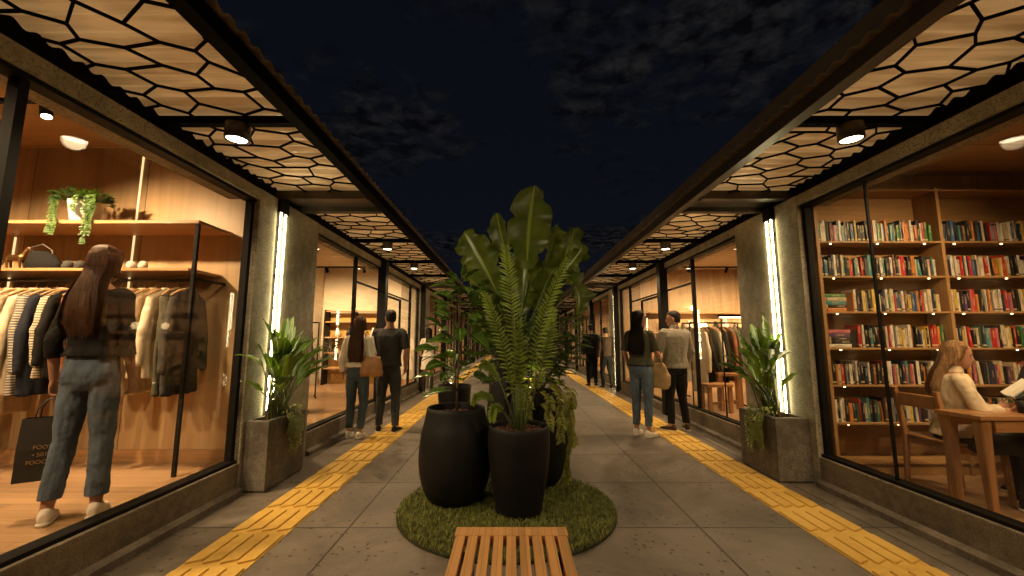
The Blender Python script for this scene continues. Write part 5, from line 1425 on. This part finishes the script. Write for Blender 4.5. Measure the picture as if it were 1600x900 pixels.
        m = MB(); m.loft([(a0 + f * y + Z_ * .012, w, .0115, r, Z_) for y, w in ((-.07, .022), (-.05, .036), (0, .040), (.08, .047), (.14, .046), (.178, .028))], 16, .6)
        m.v = [tuple(V(p) * k) for p in m.v]; m.build('sole', shoes.get('sole', M_SOLE), so, True)
    # ---- hair
    hm = hair; m = MB()
    if fem:
        m.loft([(h(0, y, z), rx, ry, hx, hy) for z, y, rx, ry in ((.05, -.052, .070, .052), (.09, -.040, .083, .074), (.13, -.028, .087, .084), (.17, -.014, .086, .094), (.205, -.010, .072, .082), (.228, -.012, .045, .055), (.238, -.014, .018, .022))], 24)
        for sd in (-1, 1): m.limb([h(sd * .062, .035, .19), h(sd * .080, .012, .12), h(sd * .080, -.012, .03)], [.022, .018, .020])
        L = hm.get('len', .4); hb = lambda x, y, z: lp((x, y, 1.525 + z)) 
        cc = [h(0, -.05, .07)] + [hb(0, -.078, -.02), hb(0, -.112, -.12), hb(.005, -.125, -.12 - L * .35), hb(0, -.120, -.12 - L * .7), hb(.0, -.112, -.12 - L * .95)]
        ww = [(.080, .056), (.088, .050), (.100, .040), (.110, .034), (.110, .026), (.088, .012)]
        m.loft([(c, a_, b_, hx if i == 0 else X_, hy if i == 0 else Y_) for i, (c, (a_, b_)) in enumerate((c_, (q1 * (hm.get('w', 1) if i_ > 1 else 1), q2)) for i_, (c_, (q1, q2)) in enumerate(zip(cc, ww)))], 22)
    else:
        m.loft([(h(0, y, z), rx, ry, hx, hy) for z, y, rx, ry in ((.05, -.060, .052, .034), (.08, -.044, .070, .058), (.12, -.028, .078, .076), (.155, -.012, .0805, .090), (.19, -.004, .074, .093), (.218, -.004, .056, .074), (.234, -.006, .026, .036))], 24)
    ang = lambda co: math.atan2(co.x, co.y + .06)
    me = skin_mesh(m, .0065 / k, 2, lambda co: .004 * noise.noise(V((ang(co) * 7, 5, co.z * (3 if fem else 16)))) + .0025 * noise.noise(V((ang(co) * 16, 0, co.z * (4 if fem else 26)))) + .004 * noise.noise(V((ang(co) * 42, 3, co.z * (7 if fem else 40)))) - .001)
    me.transform(Matrix.Scale(k, 4))
    if fem and hm.get('strands'):
        rs = random.Random(int(H * 100)); mm = MB(); hw_ = hm.get('w', 1); hc = HM @ V((0, -.01, .13))
        for i in range(hm['strands']):
            a = rs.uniform(-1, 1) * 2.35; a += PI    # angle about the head, 0 = face
            sx, cx2 = math.sin(a), math.cos(a); wv = rs.uniform(.003, .010); ph = rs.uniform(0, 6); Lf = rs.uniform(.6, 1.5); pts = []
            crown = h(rs.uniform(-.02, .02), rs.uniform(-.03, .03), .236)
            path = [crown, h(sx * .056, cx2 * .062 - .010, .222), h(sx * .080, cx2 * .089 - .012, .175), h(sx * .0895, cx2 * .088 - .02, .12), h(sx * .090, cx2 * .075 - .035, .06)]
            u = max(-1, min(1, sx * 1.1)); out = .004 + rs.uniform(0, .008)
            for (q, (a_, b_)), c_ in zip([(j_, w_) for j_, w_ in enumerate(ww)][1:], cc[1:]):
                path.append(V(c_) + V((u * a_ * (hw_ if q > 1 else 1), -math.sqrt(max(0, 1 - u * u)) * b_ - out * (1 + q * .3), rs.uniform(-.01, .01))))
            path[-1] = path[-2].lerp(path[-1], Lf); 
            # Catmull-Rom through the path
            n_ = len(path); row = []
            for j in range(n_ - 1):
                p0, p1, p2, p3 = path[max(0, j - 1)], path[j], path[j + 1], path[min(n_ - 1, j + 2)]
                for f in (0, .25, .5, .75): row.append((p1 * 2 + (p2 - p0) * f + (p0 * 2 - p1 * 5 + p2 * 4 - p3) * f * f + (-p0 + p1 * 3 - p2 * 3 + p3) * f ** 3) * .5)
            row.append(path[-1]); m_ = len(row); w0 = rs.uniform(.0008, .0019)
            G = []
            for j, p in enumerate(row):
                f = j / m_; p = p + V((math.sin(ph + f * 15) * wv * f, math.cos(ph + f * 13) * wv * f * .6, 0))
                nd_ = V((-sx * .3 + .001, 0, 0)) if False else V((1, 0, 0)) if abs(u) < .75 else V((0, 1, 0))
                G.append([p * k - nd_ * w0 * (1 - f * .6), p * k + nd_ * w0 * (1 - f * .6)])
            mm.quadgrid(G, False)
        b2 = bmesh.new(); b2.from_mesh(me); tmp = mm.mesh('s', []); b2.from_mesh(tmp); b2.to_mesh(me); b2.free(); bpy.data.meshes.remove(tmp)
        me.polygons.foreach_set('use_smooth', [True] * len(me.polygons))
    link('hair', me, hairmat(*hair['mat']), t)
    if bottom.get('belt'):
        m = MB(); zz = bottom.get('waist', 1.04) - .02
        m.loft([(lp((0, 0, zz - .018)) * k, .150 * k, .109 * k, X_, Y_), (lp((0, 0, zz + .018)) * k, .146 * k, .106 * k, X_, Y_)], 26, .85); m.build('belt', GMAT['black'], t)
    return t, k
DEN = denim('denim_blue', (.095, .125, .17)); DEN2 = denim('denim_dark', (.055, .075, .095)); DENG = denim('denim_grey', (.05, .052, .054))
HB = ('hair_brown', (.065, .026, .011)); HD = ('hair_dark', (.014, .009, .007)); HL = ('hair_blonde', (.24, .13, .055))
W_SHOE = cloth('shoe_cream', (.74, .68, .58), rough=.6); B_SHOE = cloth('shoe_dark', (.025, .02, .018), rough=.5); BR_SHOE = cloth('shoe_brown', (.07, .035, .02), rough=.5)

# woman looking at the clothes, inside the left shop
person('woman in black sweater and blue jeans with a paper bag inside the left shop', (-2.82, 2.80, .2), R(10), 1.79, True,
       arms=[((-.158, -.01, 1.42), (-.205, -.065, 1.12), (-.235, .01, .87), (-.1, .15, -1), (.1, 1, 0), (1, .15, .1), 0, .8), ((.158, -.01, 1.42), (.20, .0, 1.12), (.19, .09, .88), (0, .3, -1), (0, 1, 0), (-1, 0, 0), 0, .5)],
       legs=[((-.085, 0, .89), (-.12, .015, .49), (-.135, -.04, .085), (-.55, 1)), ((.085, 0, .89), (.09, .03, .49), (.10, .03, .085), (-.35, 1))],
       top=dict(mat=GMAT['black'], sleeve=.68, hem=1.02, loose=.016, flare=.010, kind='sweater'), bottom=dict(mat=DEN, loose=.006, rc=.056, rk=.062, cuff=.15), shoes=dict(mat=W_SHOE), hair=dict(mat=HB, len=.25, w=1.15, strands=900), vox=.0052)

[o for o in bpy.data.objects if o.name == 'person'][0].scale = (.92, .95, 1)
# her paper bag
t = empty('paper_bag', (-3.06, 2.79, .455), R(30), 'black paper shopping bag with small gold lettering held by the woman in the left shop', 'shopping bag')
M_BAG = plain('bag_paper', (.016, .014, .013), .55, 0, 14, .3, .3)
m = MB(); w, d, hh = .110, .055, .39
vs = []
for z, q, sh in ((0, 1, 0), (.1, .99, 0), (.2, 1.0, .0), (hh, .96, 0)):
    dd = d * (1 if z < .3 else .72)
    vs += [(-w * q, -dd, z), (w * q, -dd, z), (w * q * (1 if z in (0, hh) else .97), 0, z), (w * q, dd, z), (-w * q, dd, z), (-w * q * (1 if z in (0, hh) else .97), 0, z)]
fs = [(5, 4, 3, 2, 1, 0)] + [(r * 6 + i, r * 6 + (i + 1) % 6, (r + 1) * 6 + (i + 1) % 6, (r + 1) * 6 + i) for r in range(3) for i in range(6)]
m._add(vs, fs); bo = m.build('bag_body', M_BAG, t); so = bo.modifiers.new('s', 'SOLIDIFY'); so.thickness = .002
for y in (-.042, .042):
    m = MB(); m.tube([(-.05, y * .9, hh - .03), (-.045, y * .8, hh + .05), (-.01, y * .2, hh + .115), (.02, y * .2, hh + .115), (.045, y * .8, hh + .05), (.05, y * .9, hh - .03)], .004, 8); m.build('handle', M_BAG, t, True)
M_GOLD = plain('gold_print', (.40, .27, .11), .4, .3, 9, .1, 0)
for i, (s_, dx) in enumerate((('FOOTS', 0.008), ("\u2022 501 J", 0.0), ('FOOOA', -.008))):
    c = bpy.data.curves.new('t', 'FONT'); c.body = s_; c.size = .033; c.align_x = 'CENTER'; c.extrude = .0004
    o = bpy.data.objects.new('t', c); col.objects.link(o); bpy.context.evaluated_depsgraph_get().update()
    me = bpy.data.meshes.new_from_object(o); bpy.data.objects.remove(o)
    mt = Matrix.Translation((dx + .01, -.0585, .20 - .046 * i)) @ Matrix.Rotation(PI / 2, 4, 'X'); me.transform(mt)
    link('lettering', me, M_GOLD, t)

# couple walking on the left
person('woman in cream blouse and jeans with tan shoulder bag walking on the left', (-2.19, 5.92, .0), R(2), 1.68, True,
       arms=[((-.158, -.01, 1.42), (-.215, -.05, 1.15), (-.225, .03, .92)), ((.158, -.01, 1.42), (.225, -.02, 1.16), (.27, .06, .95))],
       legs=[((-.085, 0, .89), (-.09, .03, .49), (-.09, .00, .085), (-.1, 1)), ((.085, 0, .89), (.10, .02, .49), (.085, -.07, .085), (.1, 1))],
       top=dict(mat=GMAT['white'], sleeve=.92, hem=1.01, loose=.026, flare=.004, kind='blouse'), bottom=dict(mat=DEN2, loose=.010, cuff=.15, belt=True), shoes=dict(mat=W_SHOE), hair=dict(mat=HB, len=.34, strands=250), vox=.009)
t = empty('shoulder_bag', (-1.98, 5.86, .84), R(6), 'tan leather shoulder bag hanging on the walking woman\'s right side', 'handbag')
M_TAN = plain('tan_leather', (.34, .145, .045), .45, 0, 12, .2, .2)
m = MB(); m.loft([((0, 0, 0), .15, .045, X_, Y_), ((0, 0, .05), .165, .06, X_, Y_), ((0, 0, .16), .145, .05, X_, Y_), ((0, 0, .24), .125, .025, X_, Y_), ((0, 0, .27), .12, .012, X_, Y_)], 20, .7)
link('bag_body', skin_mesh(m, .01, 2, lambda co: .008 * noise.noise(co * 14)), M_TAN, t)
m = MB(); m.tube([(-.09, 0, .24), (-.10, .0, .42), (-.10, .01, .60), (-.085, .05, .63), (-.075, .09, .58), (.0, .06, .38), (.09, 0, .25)], .009, 8); m.build('strap', M_TAN, t, True)
person('man in dark grey t-shirt and jeans walking beside the woman on the left', (-1.86, 6.28, .0), R(3), 1.80, False,
       arms=[((-.188, -.01, 1.42), (-.245, -.03, 1.14), (-.25, .05, .90)), ((.188, -.01, 1.42), (.26, -.05, 1.15), (.235, .03, .92))],
       legs=[((-.085, 0, .89), (-.10, .03, .49), (-.11, -.01, .085), (-.2, 1)), ((.085, 0, .89), (.11, .02, .49), (.135, -.06, .085), (.25, 1))],
       top=dict(mat=GMAT['charcoal'], sleeve=.42, hem=.93, loose=.022, flare=.01, kind='t_shirt'), bottom=dict(mat=DENG, loose=.012, cuff=.11), shoes=dict(mat=B_SHOE), hair=dict(mat=HD), yaw=R(30), vox=.009)
person('young woman in white dress and black socks farther along the left shops', (-2.20, 10.9, .0), R(20), 1.66, True,
       top=dict(mat=GMAT['white'], sleeve=.45, hem=.97, loose=.024, cuffw=.02, kind='top'), bottom=dict(mat=GMAT['white'], kind='skirt', hem=.62), shoes=dict(mat=B_SHOE, high=.30), hair=dict(mat=HD, len=.06), yaw=R(-20), vox=.011)
# couple on the right
person('woman with long dark hair, olive top and jeans standing with a tote bag', (1.86, 6.02, .0), R(-38), 1.77, True,
       arms=[((-.158, -.01, 1.42), (-.21, -.06, 1.16), (-.19, .05, .93)), ((.158, -.01, 1.42), (.225, .01, 1.16), (.225, .20, 1.07), (0, .8, .6), (-1, 0, .3), (-1, 0, 0), 0, .9)],
       legs=[((-.085, 0, .89), (-.09, .03, .49), (-.09, -.01, .085), (.0, 1)), ((.085, 0, .89), (.09, .02, .49), (.10, -.05, .085), (.35, 1))],
       top=dict(mat=GMAT['olive'], sleeve=.45, hem=.98, loose=.024, flare=.012, kind='top'), bottom=dict(mat=DEN, loose=.010, cuff=.16), shoes=dict(mat=W_SHOE), hair=dict(mat=HD, len=.30, strands=250), yaw=R(-48), vox=.009, face=True)
t = empty('tote_bag', (2.11, 5.98, .66), R(-24), 'beige canvas tote bag hanging from the olive dressed woman\'s arm', 'tote bag')
m = MB(); m.loft([((0, 0, 0), .12, .04, X_, Y_), ((0, 0, .05), .16, .075, X_, Y_), ((0, 0, .18), .15, .06, X_, Y_), ((-.01, 0, .30), .11, .035, X_, Y_), ((-.02, 0, .36), .08, .02, X_, Y_)], 20, .8)
link('bag_body', skin_mesh(m, .01, 2, lambda co: .02 * noise.noise(co * 9)), cloth('canvas_beige', (.36, .235, .12)), t)
for y in (-.02, .02):
    m = MB(); m.tube([(-.08, y, .33), (-.05, y, .43), (-.02, y * .5, .475), (.02, y * .5, .44), (.05, y, .32)], .010, 8); m.build('handle', MATS['canvas_beige'], t, True)
person('man in grey beige overshirt and black trousers standing at the right shop window', (2.50, 6.36, .0), R(14), 1.79, False,
       arms=[((-.188, -.01, 1.42), (-.25, .02, 1.15), (-.20, .16, .98)), ((.188, -.01, 1.42), (.25, -.02, 1.14), (.235, .10, .93))],
       legs=[((-.085, 0, .89), (-.11, .02, .49), (-.125, -.02, .085), (-.6, 1)), ((.085, 0, .89), (.10, .02, .49), (.12, -.03, .085), (.45, 1))],
       top=dict(mat=cloth('overshirt_grey', (.25, .22, .175)), sleeve=.96, hem=.90, loose=.030, flare=.008, collar=True, kind='overshirt'), bottom=dict(mat=GMAT['black'], loose=.010, cuff=.12), shoes=dict(mat=BR_SHOE), hair=dict(mat=HD), yaw=R(48), vox=.009)
# two walkers farther on the right
NAVYJ = cloth('jacket_navy', (.03, .034, .045))
person('man in dark navy jacket walking away by the third right shop', (2.36, 12.3, .0), R(5), 1.80, False, top=dict(mat=NAVYJ, sleeve=.97, hem=.92, loose=.034, kind='jacket'), bottom=dict(mat=GMAT['black'], loose=.012), shoes=dict(mat=B_SHOE), hair=dict(mat=HD), vox=.012)
person('man in dark brown jacket just right of the one in navy', (2.66, 11.75, .0), R(15), 1.70, False,
       legs=[((-.085, 0, .89), (-.10, .05, .49), (-.105, -.0, .085), (-.1, 1)), ((.085, 0, .89), (.10, -.02, .49), (.105, -.16, .085), (.1, 1))],
       top=dict(mat=cloth('jacket_brown', (.05, .032, .022)), sleeve=.97, hem=.92, loose=.03, kind='jacket'), bottom=dict(mat=GMAT['black'], loose=.012), shoes=dict(mat=B_SHOE), hair=dict(mat=HD), vox=.012)
# reader in the bookshop: seated, faces +X, turned a little to the window
sk = 1.68 / 1.75
person('woman with light brown hair in cream blouse reading a book at the table', (3.58, 3.45, .1), R(-124), 1.62, True, dz=-.41, lean=R(6),
       arms=[((-.158, -.01, 1.42), (-.215, .13, 1.17), (-.10, .31, 1.185), (.35, 1, .22), (-.2, .2, 1), (.6, -.1, .9), 0, .8), ((.158, -.01, 1.42), (.235, .14, 1.17), (.14, .31, 1.185), (-.25, 1, .22), (.2, .2, 1), (-.6, -.1, .9), 0, .8)],
       legs=[((-.085, 0, .48), (-.11, .42, .50), (-.12, .38, .085), (0, 1)), ((.085, 0, .48), (.11, .43, .50), (.13, .36, .085), (0, 1))],
       top=dict(mat=GMAT['cream'], sleeve=.80, hem=.94, loose=.026, collar=True, kind='blouse'), bottom=dict(mat=GMAT['charcoal'], loose=.014), shoes=dict(mat=B_SHOE), hair=dict(mat=HL, len=.16, strands=700), yaw=R(-6), pitch=R(10), vox=.0055, face=True)
t = empty('open_book', (3.87, 3.26, .915), R(-124), 'open book with white pages held up by the reading woman', 'book')
m = MB()
for sd in (-1, 1):
    G = [[V((sd * (.0 + .125 * i / 8), .0 + .018 * math.sin(PI * i / 8) - .02 * (i / 8), .17 * j / 4)) for j in range(5)] for i in range(9)]
    m.quadgrid([[p + V((0, -.006, 0)) for p in r] for r in G], False); m.quadgrid([[p + V((0, .006 - .004 * i / 8, 0)) for p in r] for i, r in enumerate(G)], False)
    m.quadgrid([[r[4] + V((0, -.006, 0)), r[4] + V((0, .006, 0))] for r in G], False); m.quadgrid([[G[8][j] + V((0, -.006, 0)), G[8][j] + V((0, .002, 0))] for j in range(5)], False)
m.v = [tuple(Matrix.Rotation(R(-48), 3, 'X') @ V(p)) for p in m.v]
pg = m.build('pages', M_WHITEP, t, True)
m = MB()
for sd in (-1, 1): m.box(min(0, sd * .13), max(0, sd * .13), .0075, .0105, -.004, .176)
m.v = [tuple(Matrix.Rotation(R(-48), 3, 'X') @ V((p[0], p[1] + .006 - .14 * abs(p[0]), p[2]))) for p in m.v]; m.build('cover', BM['teal'], t)
person('person in dark clothes partly cut off at the right edge beside the reading table', (4.66, 3.50, .1), R(96), 1.76, False, dz=-.41,
       arms=[((-.188, -.01, 1.42), (-.24, .12, 1.17), (-.12, .33, 1.185), (.3, 1, .1), (-.2, .2, 1), (.5, 0, -1), 0, .5), ((.188, -.01, 1.42), (.24, .12, 1.17), (.12, .33, 1.185), (-.3, 1, .1), (.2, .2, 1), (-.5, 0, -1), 0, .5)],
       legs=[((-.085, 0, .48), (-.11, .44, .50), (-.12, .52, .085), (0, 1)), ((.085, 0, .48), (.11, .44, .50), (.13, .40, .085), (0, 1))],
       top=dict(mat=GMAT['charcoal'], sleeve=.95, hem=.94, loose=.026, kind='sweater'), bottom=dict(mat=GMAT['navy'], loose=.014), shoes=dict(mat=B_SHOE), hair=dict(mat=HD), vox=.008)

bpy.data.scenes.remove(TS)
